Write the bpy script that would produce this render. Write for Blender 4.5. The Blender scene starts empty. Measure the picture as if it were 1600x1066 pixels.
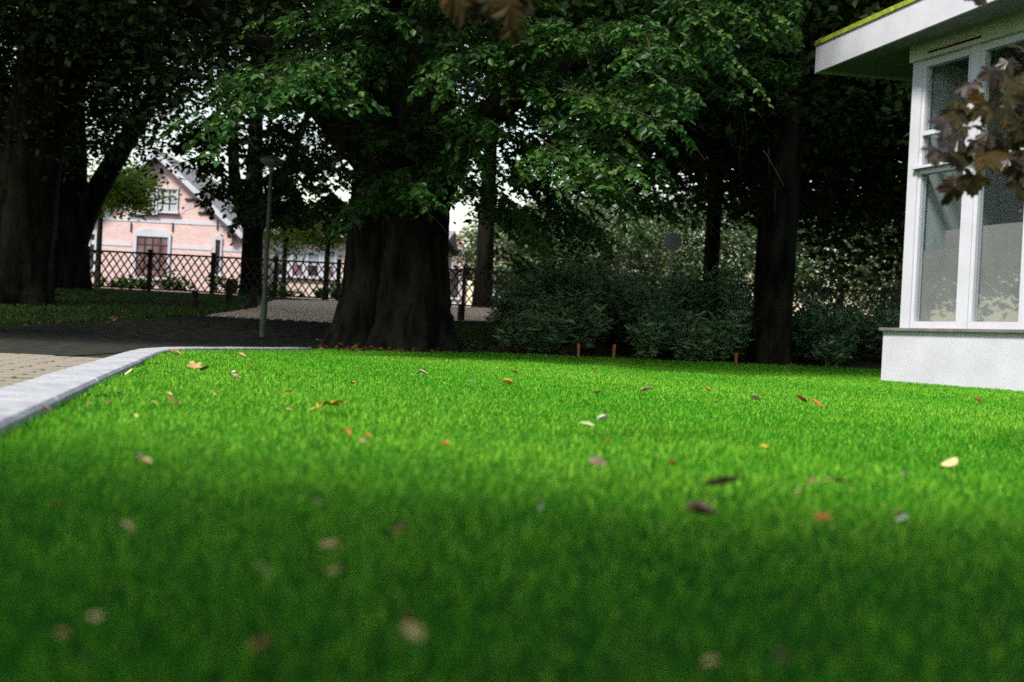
import bpy, math, random
import numpy as np
from mathutils import Vector, Matrix

# ------------------------------------------------------------------ camera
sc = bpy.context.scene
W_, H_, F_ = 1600.0, 1066.0, 1600.0 * 35.0 / 36.0      # measuring frame of the photograph, focal length in its pixels
CAMH = 0.25
ROLL = math.radians(3.0)
CR, SR = math.cos(ROLL), math.sin(ROLL)
cam_d = bpy.data.cameras.new('camera')
cam = bpy.data.objects.new('camera', cam_d)
sc.collection.objects.link(cam)
cam_d.sensor_width = 36.0
cam_d.lens = 35.0
cam_d.clip_start = 0.05
cam_d.clip_end = 2000.0
cam.matrix_world = Matrix(((CR, -SR, 0, 0), (0, 0, -1, 0), (SR, CR, 0, CAMH), (0, 0, 0, 1)))
cam_d.dof.use_dof = True
cam_d.dof.focus_distance = 6.5
cam_d.dof.aperture_fstop = 2.5
sc.camera = cam

# ------------------------------------------------------------------ sky, sun, exposure
SUN_EL = math.radians(52.0)
SUN_AZ = math.radians(222.0)          # compass style, clockwise from +Y: behind the camera, a little to the left
w = bpy.data.worlds.new('World')
sc.world = w
w.use_nodes = True
nt = w.node_tree
nt.nodes.clear()
wo = nt.nodes.new('ShaderNodeOutputWorld')
bg = nt.nodes.new('ShaderNodeBackground')
sky = nt.nodes.new('ShaderNodeTexSky')
sky.sky_type = 'NISHITA'
sky.sun_disc = False
sky.sun_elevation = SUN_EL
sky.sun_rotation = SUN_AZ
sky.air_density = 2.0
sky.dust_density = 1.0
sky.ozone_density = 1.0
hs = nt.nodes.new('ShaderNodeHueSaturation')
hs.inputs['Saturation'].default_value = 0.75
nt.links.new(sky.outputs[0], hs.inputs['Color'])
nt.links.new(hs.outputs[0], bg.inputs['Color'])
bg.inputs['Strength'].default_value = 0.12
nt.links.new(bg.outputs[0], wo.inputs['Surface'])

sun_d = bpy.data.lights.new('sun', 'SUN')
sun_d.energy = 3.6
sun_d.angle = math.radians(11.0)
sun_d.color = (1.0, 0.93, 0.79)
sun = bpy.data.objects.new('sun', sun_d)
sc.collection.objects.link(sun)
to_sun = Vector((math.sin(SUN_AZ) * math.cos(SUN_EL), math.cos(SUN_AZ) * math.cos(SUN_EL), math.sin(SUN_EL)))
sun.rotation_euler = to_sun.to_track_quat('Z', 'Y').to_euler()
sun.location = (-8, -14, 30)

sc.view_settings.view_transform = 'Standard'
sc.view_settings.look = 'None'
sc.view_settings.exposure = 1.0
sc.view_settings.gamma = 1.0
sc.view_settings.use_curve_mapping = False
sc.render.engine = 'CYCLES'
sc.cycles.max_bounces = 4
sc.cycles.diffuse_bounces = 2
sc.cycles.glossy_bounces = 3
sc.cycles.transmission_bounces = 4
sc.cycles.transparent_max_bounces = 8
sc.cycles.use_denoising = False
sc.cycles.caustics_reflective = False
sc.cycles.caustics_refractive = False

rng = np.random.default_rng(7)
random.seed(7)
COL = sc.collection

# ------------------------------------------------------------------ geometry of the place
def sp(t, wd):
    t = np.asarray(t, float) / wd
    return wd * np.where(t > 30, t, np.log1p(np.exp(np.minimum(t, 30))))

def gz(X, Y):
    """height of the ground: level lawn, then a bank rising to the lane and the houses"""
    X = np.asarray(X, float); Y = np.asarray(Y, float)
    k = np.clip((X + 1.0) / 4.0, 0, 1); k = k * k * (3 - 2 * k)
    y0 = 13.3 + 2.0 * k
    return .09 * sp(Y - y0, .5) - .06 * sp(Y - 25, .6) - .03 * sp(Y - 40, 1.0)

def uv_(px, py):
    dx, dy = px - W_ / 2, py - H_ / 2
    return (dx * CR + dy * SR) / F_, (dx * SR - dy * CR) / F_

def at(px, py, Y):
    u, v = uv_(px, py)
    return np.array((u * Y, Y, CAMH + v * Y))

def hit(px, py, dz=0.0):
    u, v = uv_(px, py)
    Ys = np.arange(.3, 80, .01)
    d = CAMH + v * Ys - gz(u * Ys, Ys) - dz
    i = np.argmax(d < 0)
    if d[i] >= 0: i = len(Ys) - 1
    return np.array((u * Ys[i], Ys[i], float(gz(u * Ys[i], Ys[i]))))

def proj(P):
    P = np.asarray(P, float)
    Y = np.maximum(P[..., 1], 1e-3)
    u = P[..., 0] / Y * F_; v = (P[..., 2] - CAMH) / Y * F_
    return W_ / 2 + u * CR + v * SR, H_ / 2 + u * SR - v * CR

# ------------------------------------------------------------------ mesh helpers
def make_mesh(name, V, faces, smooth=False, attrs=None):
    """faces: list of (n,k) index arrays"""
    me = bpy.data.meshes.new(name)
    V = np.asarray(V, np.float32).reshape(-1, 3)
    faces = [np.asarray(f, np.int32) for f in faces if len(f)]
    me.vertices.add(len(V)); me.vertices.foreach_set('co', V.ravel())
    nl = sum(f.size for f in faces); npoly = sum(len(f) for f in faces)
    me.loops.add(nl); me.polygons.add(npoly)
    me.loops.foreach_set('vertex_index', np.concatenate([f.ravel() for f in faces]))
    st, o = [], 0
    for f in faces:
        k = f.shape[1]; st.append(o + k * np.arange(len(f))); o += f.size
    me.polygons.foreach_set('loop_start', np.concatenate(st).astype(np.int32))
    me.polygons.foreach_set('use_smooth', np.full(npoly, bool(smooth)))
    for k, a in (attrs or {}).items():
        at_ = me.attributes.new(k, 'FLOAT', 'POINT')
        at_.data.foreach_set('value', np.asarray(a, np.float32))
    me.update(calc_edges=True)
    return me

class MB:
    """collects boxes, prisms, tubes and sheets into ONE mesh object"""
    def __init__(s): s.V = []; s.F = {}; s.n = 0
    def add(s, V, faces):
        V = np.asarray(V, float).reshape(-1, 3)
        for f in faces:
            f = np.asarray(f, int)
            if f.ndim == 1: f = f[None]
            s.F.setdefault(f.shape[1], []).append(f + s.n)
        s.V.append(V); s.n += len(V); return s
    def box(s, a, b, bev=0.0):
        (x0, y0, z0), (x1, y1, z1) = a, b
        if bev <= 0:
            V = [(x0,y0,z0),(x1,y0,z0),(x1,y1,z0),(x0,y1,z0),(x0,y0,z1),(x1,y0,z1),(x1,y1,z1),(x0,y1,z1)]
            return s.add(V, [[(0,3,2,1),(4,5,6,7),(0,1,5,4),(1,2,6,5),(2,3,7,6),(3,0,4,7)]])
        q = bev
        V = [(x0,y0,z0),(x1,y0,z0),(x1,y1,z0),(x0,y1,z0),
             (x0,y0,z1-q),(x1,y0,z1-q),(x1,y1,z1-q),(x0,y1,z1-q),
             (x0+q,y0+q,z1),(x1-q,y0+q,z1),(x1-q,y1-q,z1),(x0+q,y1-q,z1)]
        return s.add(V, [[(0,3,2,1),(8,9,10,11),(0,1,5,4),(1,2,6,5),(2,3,7,6),(3,0,4,7),
                          (4,5,9,8),(5,6,10,9),(6,7,11,10),(7,4,8,11)]])
    def prism(s, pts, z0, z1, axis='z'):
        n = len(pts)
        def mk(p, z): return (p[0], p[1], z) if axis == 'z' else (p[0], z, p[1])
        V = [mk(p, z0) for p in pts] + [mk(p, z1) for p in pts]
        s.add(V, [list(range(n))[::-1]]); m = s.n - 2 * n
        s.F.setdefault(n, []).append(np.array([[m + n + i for i in range(n)]]))
        s.F.setdefault(4, []).append(np.array([[m+i, m+(i+1) % n, m+n+(i+1) % n, m+n+i] for i in range(n)]))
        return s
    def tube(s, path, rad, seg=8, cap=True):
        V, F = tube(path, rad, seg)
        s.add(V, [F])
        if cap:
            m = s.n - len(V); k = len(path)
            s.F.setdefault(seg, []).append(np.array([[m + (k-1)*seg + i for i in range(seg)]]))
            s.F.setdefault(seg, []).append(np.array([[m + i for i in range(seg)][::-1]]))
        return s
    def sheet(s, A, B, nv=6, dz=.004, conform=True):
        A = np.asarray(A, float)[:, :2]; B = np.asarray(B, float)[:, :2]
        A = resample(A, 60); B = resample(B, 60)
        t = np.linspace(0, 1, nv)[:, None, None]
        P = A[None] * (1 - t) + B[None] * t
        Z = gz(P[..., 0], P[..., 1]) + dz
        V = np.dstack([P, Z]).reshape(-1, 3)
        n = 60; i, j = np.meshgrid(np.arange(nv - 1), np.arange(n - 1), indexing='ij')
        a = (i * n + j).ravel()
        return s.add(V, [np.stack([a, a + 1, a + n + 1, a + n], 1)])
    def build(s, name, mat, parent=None, smooth=False, attrs=None):
        me = make_mesh(name, np.concatenate(s.V), [np.concatenate(v) for v in s.F.values()], smooth, attrs)
        return link(name, me, mat, parent)

def resample(P, n):
    d = np.r_[0, np.cumsum(np.linalg.norm(np.diff(P, axis=0), axis=1))]
    # equal index spacing keeps corresponding corners of two outlines together
    t = np.linspace(0, len(P) - 1, n); i = np.arange(len(P))
    return np.stack([np.interp(t, i, P[:, k]) for k in range(P.shape[1])], 1)

def link(name, me, mat, parent=None):
    if mat is not None and not me.materials: me.materials.append(mat)
    o = bpy.data.objects.new(name, me); COL.objects.link(o)
    if parent is not None: o.parent = parent
    return o

def tube(path, rad, seg=8, flute=None):
    path = np.asarray(path, float); rad = np.broadcast_to(np.asarray(rad, float), (len(path),))
    T = np.gradient(path, axis=0); T /= np.linalg.norm(T, axis=1)[:, None] + 1e-9
    ref = np.array((0.0, 1.0, 0.0)) if abs(T[0, 1]) < .8 else np.array((1.0, 0, 0))
    th = np.arange(seg) / seg * 2 * np.pi
    V = []
    for i in range(len(path)):
        a = np.cross(T[i], ref); a /= np.linalg.norm(a) + 1e-9
        b = np.cross(T[i], a)
        r = rad[i] * (flute(th, i) if flute else 1.0)
        V.append(path[i] + (np.cos(th) * r)[:, None] * a - (np.sin(th) * r)[:, None] * b)
    V = np.concatenate(V)
    n = len(path); i, j = np.meshgrid(np.arange(n - 1), np.arange(seg), indexing='ij')
    a = (i * seg + j).ravel(); b_ = (i * seg + (j + 1) % seg).ravel()
    return V, np.stack([a, b_, b_ + seg, a + seg], 1)

def tag(o, label=None, cat=None, group=None, kind=None):
    if label: o['label'] = label
    if cat: o['category'] = cat
    if group: o['group'] = group
    if kind: o['kind'] = kind
    return o

def empty(name, loc, rz=0.0, label=None, cat=None, group=None):
    o = bpy.data.objects.new(name, None); COL.objects.link(o)
    o.location = tuple(float(v) for v in loc); o.rotation_euler = (0, 0, rz); o.empty_display_size = .2
    return tag(o, label, cat, group)

def keep_world(ch, root):
    ch.parent = root
    ch.matrix_parent_inverse = (Matrix.Translation(root.location) @ root.rotation_euler.to_matrix().to_4x4()).inverted()
    return ch

# ------------------------------------------------------------------ materials
def mat(name, col, rough=.6, spec=.4, var=None, scale=8.0, col2=None, bump=0.0, bscale=40.0, attr=None, trans=0.0, detail=4.0, stretch=None):
    m = bpy.data.materials.new(name); m.use_nodes = True
    n = m.node_tree.nodes; l = m.node_tree.links
    b = n['Principled BSDF']
    b.inputs['Roughness'].default_value = rough
    b.inputs['Specular IOR Level'].default_value = spec
    tc = n.new('ShaderNodeTexCoord')
    vec = tc.outputs['Object']
    if stretch:
        mp = n.new('ShaderNodeMapping'); mp.inputs['Scale'].default_value = stretch
        l.new(vec, mp.inputs['Vector']); vec = mp.outputs[0]
    c = None
    if col2 is not None:
        mx = n.new('ShaderNodeMix'); mx.data_type = 'RGBA'
        mx.inputs['A'].default_value = (*col, 1); mx.inputs['B'].default_value = (*col2, 1)
        if attr:
            a = n.new('ShaderNodeAttribute'); a.attribute_name = attr
            l.new(a.outputs['Fac'], mx.inputs['Factor'])
        else:
            ns = n.new('ShaderNodeTexNoise'); ns.inputs['Scale'].default_value = scale; ns.inputs['Detail'].default_value = detail
            l.new(vec, ns.inputs['Vector'])
            rp = n.new('ShaderNodeValToRGB'); rp.color_ramp.elements[0].position = .36; rp.color_ramp.elements[1].position = .64
            l.new(ns.outputs['Fac'], rp.inputs[0]); l.new(rp.outputs[0], mx.inputs['Factor'])
        c = mx.outputs['Result']; l.new(c, b.inputs['Base Color'])
    else:
        b.inputs['Base Color'].default_value = (*col, 1)
    if bump > 0:
        nb = n.new('ShaderNodeTexNoise'); nb.inputs['Scale'].default_value = bscale; nb.inputs['Detail'].default_value = 6
        l.new(vec, nb.inputs['Vector'])
        bp = n.new('ShaderNodeBump'); bp.inputs['Strength'].default_value = bump; bp.inputs['Distance'].default_value = .02
        l.new(nb.outputs['Fac'], bp.inputs['Height']); l.new(bp.outputs[0], b.inputs['Normal'])
    if trans > 0:
        tr = n.new('ShaderNodeBsdfTranslucent'); ms = n.new('ShaderNodeMixShader')
        ms.inputs[0].default_value = trans
        if c is not None: l.new(c, tr.inputs['Color'])
        else: tr.inputs['Color'].default_value = (*col, 1)
        l.new(b.outputs[0], ms.inputs[1]); l.new(tr.outputs[0], ms.inputs[2])
        l.new(ms.outputs[0], n['Material Output'].inputs['Surface'])
    return m

def brick_mat(name, c1, c2, mortar, sx=1.0):
    m = bpy.data.materials.new(name); m.use_nodes = True
    n = m.node_tree.nodes; l = m.node_tree.links; b = n['Principled BSDF']
    tc = n.new('ShaderNodeTexCoord'); sx_ = n.new('ShaderNodeSeparateXYZ'); cx = n.new('ShaderNodeCombineXYZ')
    l.new(tc.outputs['Object'], sx_.inputs[0]); l.new(sx_.outputs['X'], cx.inputs['X']); l.new(sx_.outputs['Z'], cx.inputs['Y'])
    br = n.new('ShaderNodeTexBrick'); br.inputs['Color1'].default_value = (*c1, 1); br.inputs['Color2'].default_value = (*c2, 1)
    br.inputs['Mortar'].default_value = (*mortar, 1); br.inputs['Scale'].default_value = 1.0
    br.inputs['Brick Width'].default_value = .22; br.inputs['Row Height'].default_value = .065; br.inputs['Mortar Size'].default_value = .008
    l.new(cx.outputs[0], br.inputs['Vector'])
    ns = n.new('ShaderNodeTexNoise'); ns.inputs['Scale'].default_value = 1.3; ns.inputs['Detail'].default_value = 5
    l.new(tc.outputs['Object'], ns.inputs['Vector'])
    mx = n.new('ShaderNodeMix'); mx.data_type = 'RGBA'; mx.blend_type = 'MULTIPLY'; mx.inputs['Factor'].default_value = .5
    l.new(br.outputs['Color'], mx.inputs['A']); l.new(ns.outputs['Color'], mx.inputs['B'])
    hs_ = n.new('ShaderNodeMix'); hs_.data_type = 'RGBA'; hs_.blend_type = 'MIX'; hs_.inputs['Factor'].default_value = .35
    l.new(br.outputs['Color'], hs_.inputs['A']); l.new(mx.outputs['Result'], hs_.inputs['B'])
    l.new(hs_.outputs['Result'], b.inputs['Base Color']); b.inputs['Roughness'].default_value = .85
    return m

def glass_mat(name, tint=(.9, .95, .93), refl=1.0):
    m = bpy.data.materials.new(name); m.use_nodes = True
    n = m.node_tree.nodes; l = m.node_tree.links; n.remove(n['Principled BSDF'])
    tr = n.new('ShaderNodeBsdfTransparent'); tr.inputs['Color'].default_value = (*tint, 1)
    gl = n.new('ShaderNodeBsdfGlossy'); gl.inputs['Roughness'].default_value = .015; gl.inputs['Color'].default_value = (.95, 1, .97, 1)
    # Schlick reflectance from |N.I| so that both faces of the pane behave alike
    ge = n.new('ShaderNodeNewGeometry'); dt = n.new('ShaderNodeVectorMath'); dt.operation = 'DOT_PRODUCT'
    l.new(ge.outputs['Normal'], dt.inputs[0]); l.new(ge.outputs['Incoming'], dt.inputs[1])
    def mt(op, a, b):
        q = n.new('ShaderNodeMath'); q.operation = op
        for i, v in enumerate((a, b)):
            if v is None: continue
            if isinstance(v, (int, float)): q.inputs[i].default_value = v
            else: l.new(v, q.inputs[i])
        return q.outputs[0]
    c = mt('ABSOLUTE', dt.outputs['Value'], None)
    f5 = mt('POWER', mt('SUBTRACT', 1.0, c), 5.0)
    fr = mt('ADD', mt('MULTIPLY', f5, .91), .09)
    ms = n.new('ShaderNodeMixShader')
    l.new(fr, ms.inputs[0]); l.new(tr.outputs[0], ms.inputs[1]); l.new(gl.outputs[0], ms.inputs[2])
    l.new(ms.outputs[0], n['Material Output'].inputs['Surface'])
    return m

M = dict(
    soil=mat('soil', (.022, .017, .011), .95, .1, col2=(.03, .032, .014), scale=2.2, bump=.6, bscale=25),
    turf=mat('turf_base', (.012, .07, .004), .95, .05, col2=(.02, .10, .005), scale=6),
    blade=mat('grass_blade', (.014, .25, .005), .6, .12, col2=(.36, .66, .06), attr='tint', trans=.35),
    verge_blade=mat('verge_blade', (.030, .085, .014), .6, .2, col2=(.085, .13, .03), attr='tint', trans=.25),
    asphalt=mat('asphalt', (.017, .020, .017), .95, .0, col2=(.042, .044, .038), scale=7, bump=.35, bscale=220, detail=8),
    gravel=mat('gravel', (.64, .46, .31), .95, .1, col2=(.78, .60, .43), scale=55, bump=.6, bscale=160, detail=8),
    stripe=mat('road_paint', (.55, .55, .52), .7, .3, col2=(.36, .36, .34), scale=9),
    kerb=mat('kerb_stone', (.36, .37, .415), .85, .2, col2=(.25, .26, .29), scale=14, bump=.35, bscale=190, detail=9),
    paver=mat('paver', (.26, .23, .19), .9, .2, col2=(.17, .15, .125), scale=11, bump=.4, bscale=120, detail=8),
    moss=mat('moss_joint', (.07, .085, .02), .95, .1, col2=(.10, .085, .05), scale=5),
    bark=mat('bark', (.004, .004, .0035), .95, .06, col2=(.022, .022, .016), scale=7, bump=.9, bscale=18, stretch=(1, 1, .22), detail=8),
    bark2=mat('bark_grey', (.045, .042, .034), .92, .15, col2=(.085, .078, .06), scale=6, bump=.9, bscale=18, stretch=(1, 1, .25), detail=8),
    twig=mat('twig', (.035, .028, .02), .8, .2),
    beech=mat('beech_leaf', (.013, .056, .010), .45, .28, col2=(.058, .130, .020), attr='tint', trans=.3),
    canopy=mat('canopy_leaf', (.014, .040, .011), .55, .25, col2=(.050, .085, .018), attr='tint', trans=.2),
    lime=mat('light_leaf', (.13, .26, .03), .5, .3, col2=(.33, .42, .06), attr='tint', trans=.45),
    fargreen=mat('far_leaf', (.045, .095, .035), .6, .3, col2=(.125, .175, .07), attr='tint', trans=.3),
    shrub=mat('shrub_leaf', (.065, .165, .065), .5, .3, col2=(.28, .38, .20), attr='tint', trans=.2),
    paint=mat('white_paint', (.51, .52, .61), .5, .3, col2=(.46, .47, .55), scale=3, bump=.05, bscale=60),
    render=mat('white_render', (.50, .51, .61), .85, .2, col2=(.44, .45, .53), scale=2.3, bump=.35, bscale=130, detail=8),
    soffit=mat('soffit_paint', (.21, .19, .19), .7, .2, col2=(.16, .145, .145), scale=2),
    header=mat('header_paint', (.46, .49, .40), .6, .3, col2=(.38, .41, .33), scale=2),
    slate=mat('sill_slate', (.16, .16, .165), .6, .4, col2=(.11, .11, .115), scale=9),
    mossy=mat('moss_edge', (.32, .36, .03), .9, .2, col2=(.17, .22, .03), scale=13, bump=.6, bscale=60),
    panel=mat('grey_panel', (.30, .265, .30), .6, .3, col2=(.25, .22, .25), scale=2),
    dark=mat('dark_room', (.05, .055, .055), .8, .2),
    slot=mat('vent_slot', (.015, .015, .015), .8, .2),
    glass=glass_mat('window_glass'),
    fence=mat('fence_wood', (.020, .021, .020), .75, .3, col2=(.038, .036, .032), scale=12),
    wood=mat('peg_wood', (.30, .19, .09), .8, .2, col2=(.22, .13, .06), scale=30),
    orange=mat('peg_paint', (.62, .10, .02), .6, .3),
    metal=mat('lamp_post_paint', (.04, .048, .04), .6, .4, col2=(.07, .078, .066), scale=8),
    shade=mat('lamp_head', (.20, .21, .19), .5, .4),
    bollard=mat('bollard_wood', (.020, .018, .016), .8, .2, col2=(.04, .036, .03), scale=9, bump=.4, bscale=30),
    brick=brick_mat('pink_brick', (.58, .36, .355), (.72, .48, .475), (.70, .62, .62)),
    brick2=brick_mat('pale_brick', (.62, .48, .40), (.68, .54, .46), (.65, .58, .52)),
    redbrick=brick_mat('red_brick', (.36, .15, .11), (.42, .19, .14), (.40, .30, .26)),
    band=mat('stone_band', (.55, .53, .60), .8, .2),
    tile=mat('roof_tile', (.16, .15, .16), .8, .3, col2=(.22, .21, .21), scale=20),
    hglass=mat('house_glass', (.035, .03, .03), .08, .8),
    hglass_l=mat('house_glass_pale', (.50, .52, .55), .15, .6, col2=(.32, .34, .38), scale=1.5),
    curtain=mat('curtain_red', (.10, .025, .035), .4, .5, col2=(.20, .13, .14), scale=2.5),
    muntin=mat('muntin_dark', (.03, .03, .033), .5, .4),
    sign=mat('sign_back', (.06, .07, .07), .5, .5),
    maple=mat('maple_leaf', (.013, .010, .004), .6, .15, col2=(.032, .028, .006), scale=6, trans=.2),
    maple_b=mat('maple_leaf_bronze', (.038, .032, .006), .6, .15, col2=(.062, .032, .006), scale=7, trans=.35),
    maple_c=mat('maple_leaf_purple', (.015, .008, .006), .4, .4, col2=(.026, .015, .008), scale=6, trans=.1),
)

# ------------------------------------------------------------------ the ground
def grid_sheet(xs, ys, dz, keep=None):
    Xg, Yg = np.meshgrid(xs, ys)
    V = np.stack([Xg, Yg, gz(Xg, Yg) + dz], -1).reshape(-1, 3)
    nx = len(xs); i, j = np.meshgrid(np.arange(len(ys) - 1), np.arange(nx - 1), indexing='ij')
    a = (i * nx + j).ravel()
    F = np.stack([a, a + 1, a + nx + 1, a + nx], 1)
    if keep is not None:
        c = V[F].mean(1); F = F[keep(c[:, 0], c[:, 1])]
        used, inv = np.unique(F, return_inverse=True); V = V[used]; F = inv.reshape(F.shape)
    return MB().add(V, [F])

xs = np.unique(np.r_[np.linspace(-700, -32, 18), np.arange(-32, 32.1, .5), np.linspace(32, 700, 18)])
ys = np.unique(np.r_[np.linspace(-200, -8, 10), np.arange(-8, 46.1, .5), np.linspace(46, 1400, 24)])
tag(grid_sheet(xs, ys, 0).build('ground', M['soil'], smooth=True), kind='structure')

# right-hand edge of the kerb = left edge of the lawn
KERB = np.array([(.9, -4.0), (-.15, -1.0), (-.60, .6), (-1.0, 1.96), (-1.42, 3.35), (-1.79, 4.6), (-2.14, 5.8), (-2.5, 7.0), (-2.78, 8.0),
                 (-2.90, 8.8), (-2.88, 9.6), (-2.74, 10.5), (-2.55, 11.4), (-2.42, 12.2)])
BACK = [hit(516, 547), hit(560, 548), hit(640, 549.5), hit(720, 551), hit(800, 553.5), hit(900, 558), hit(1000, 561.5),
        hit(1100, 566), hit(1200, 570), hit(1300, 575), hit(1376, 579)]
LAWN = np.array([*KERB[:, :2], *[p[:2] for p in BACK], (9.5, 16.6), (9.5, -4.0)])

def in_poly(X, Y, P):
    X = np.asarray(X); Y = np.asarray(Y); r = np.zeros(X.shape, bool); n = len(P); j = n - 1
    for i in range(n):
        xi, yi = P[i]; xj, yj = P[j]
        c = ((yi > Y) != (yj > Y)) & (X < (xj - xi) * (Y - yi) / (yj - yi + 1e-12) + xi)
        r ^= c; j = i
    return r

# white building: corner of the plinth and the direction its long wall runs (towards the camera)
BC = np.array((4.39, 11.8)); BANG = math.atan2(-.907, .42)
BD = np.array((math.cos(BANG), math.sin(BANG))); BM = np.array((-BD[1], BD[0]))
def in_building(X, Y, e=.0):
    lx = (X - BC[0]) * BD[0] + (Y - BC[1]) * BD[1]; ly = (X - BC[0]) * BM[0] + (Y - BC[1]) * BM[1]
    return (lx > -e) & (ly > -e)

tag(grid_sheet(np.arange(-3.5, 9.6, .25), np.arange(-4, 17.6, .25), .006,
    lambda X, Y: in_poly(X, Y, LAWN) | in_poly(X - .2, Y, LAWN) | in_poly(X + .2, Y, LAWN) & (Y < 12)).build('lawn', M['turf'], smooth=True), kind='structure')

# road, gravel lane
near = [(-14, 6.0), hit(-30, 568), (-2.95, 7.3), (-3.12, 8.9), (-2.96, 10.6), (-2.6, 12.3), hit(520, 538), hit(640, 516), hit(740, 511), (6, 19.2), (16, 19.4)]
far = [(-16, 14.6), hit(-30, 514.5), hit(60, 510), hit(150, 505.5), hit(250, 500), hit(323, 493.5), hit(430, 499), hit(527, 505), hit(740, 502), (6, 21), (16, 21.2)]
P2 = lambda L: np.array([tuple(p)[:2] for p in L], float)
tag(MB().sheet(P2(near), P2(far), 14, .006).build('road', M['asphalt'], smooth=True), kind='structure')
gn = [hit(323, 493.3), hit(430, 498.8), hit(527, 504.8), hit(640, 503), hit(740, 501.8), hit(775, 501.5), (6, 21.02), (14, 21.2)]
gf = [hit(395, 482), hit(430, 469), hit(527, 470.5), hit(640, 475), hit(740, 480.5), hit(775, 483), (6, 23.6), (14, 23.6)]
tag(MB().sheet(P2(gn), P2(gf), 12, .006).build('gravel_lane', M['gravel'], smooth=True), kind='structure')

# painted dashes where the asphalt meets the gravel
marks = tag(MB().sheet(P2([hit(318, 494.6), hit(420, 500)]), P2([hit(318, 494.2), hit(420, 499.6)]), 3, .0105).build('road_marking', M['stripe']), kind='structure')
for i in range(11):
    t = i / 10.0
    a = hit(326 + 190 * t, 495.2 + 10.3 * t); 
    b = hit(326 + 190 * t + 20, 495.2 + 10.3 * t - 5.2)
    aa = hit(326 + 190 * t + 4.5, 495.5 + 10.3 * t); bb = hit(326 + 190 * t + 24.5, 495.5 + 10.3 * t - 5.2)
    MB().sheet(P2([a, aa]), P2([b, bb]), 3, .0105).build('painted_stripe', M['stripe'], marks)

# kerb of single stones
ks = tag(empty('kerb', (-1.5, 3, 0)), kind='structure')
seg = np.r_[0, np.cumsum(np.linalg.norm(np.diff(KERB, axis=0), axis=1))]
def kp(s_):
    return np.array([np.interp(s_, seg, KERB[:, 0]), np.interp(s_, seg, KERB[:, 1])])
s_ = .2
while s_ < seg[-1] - .3:
    L = .98 if s_ < 11.2 else .48
    a, b = kp(s_), kp(min(s_ + L, seg[-1])); d = (b - a) / np.linalg.norm(b - a); nrm = np.array((-d[1], d[0]))
    z = float(gz(*((a + b) / 2))) 
    mb = MB().box((-L / 2 + .004, 0, -.12), (L / 2 - .004, .205, .034 + random.uniform(-.0015, .0015)), .010)
    o = mb.build('kerb_stone', M['kerb'])
    c = (a + b) / 2
    o.location = (c[0], c[1], z); o.rotation_euler = (random.uniform(-.003, .003), 0, math.atan2(d[1], d[0]))
    keep_world(o, ks)
    s_ += L

# clinker paving left of the kerb
pv = tag(grid_sheet(np.arange(-6.5, 1.4, .25), np.arange(-3, 6.01, .25), .006,
    lambda X, Y: ~in_poly(X, Y, LAWN) & (X < np.interp(Y, KERB[:, 1], KERB[:, 0]))).build('pavement', M['moss']), kind='structure')
pf, PDONE = MB(), []
pm = [MB().box((-.1, -.0485, -.03), (.1, .0485, .016), .004).build('paver', M['paver']).data for _ in range(1)]
for o in [o for o in COL.objects if o.name.startswith('paver')]: bpy.data.objects.remove(o)
dk = np.array((-.29, 1.0)); dk /= np.linalg.norm(dk); nk = np.array((-dk[1], dk[0]))
cnt = 0
for r in range(0, 62):
    for q in range(0, 22):
        s0 = -.2 + r * .104; lat = .215 + .1 + q * .206 + (.103 if r % 2 else 0)
        base = np.array((np.interp(s0, KERB[:, 1], KERB[:, 0]), s0)); p = base + nk * lat
        if p[1] > 6.15: continue
        if s0 > 2.3 and p[0] / p[1] > -.62 and cnt < 280:
            o = link('paver', pm[0], M['paver']); cnt += 1
            o.location = (p[0], p[1], float(gz(*p)) + random.uniform(-.003, .003))
            o.rotation_euler = (random.uniform(-.012, .012), random.uniform(-.012, .012), math.atan2(nk[1], nk[0]) + random.uniform(-.012, .012))
            o.parent = pv
        else:                                # beyond the frame: the same stones joined
            z = float(gz(*p)) + random.uniform(-.003, .003)
            V = [(*(p + nk * a * .1 + dk * b * .0485), z + c) for c in (-.03, .016) for a, b in ((-1, -1), (-1, 1), (1, 1), (1, -1))]
            pf.add(V, [[(4, 7, 6, 5), (0, 1, 5, 4), (1, 2, 6, 5), (2, 3, 7, 6), (3, 0, 4, 7)]])
tag(pf.build('paver_field', M['paver'], pv), kind='stuff')

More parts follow.
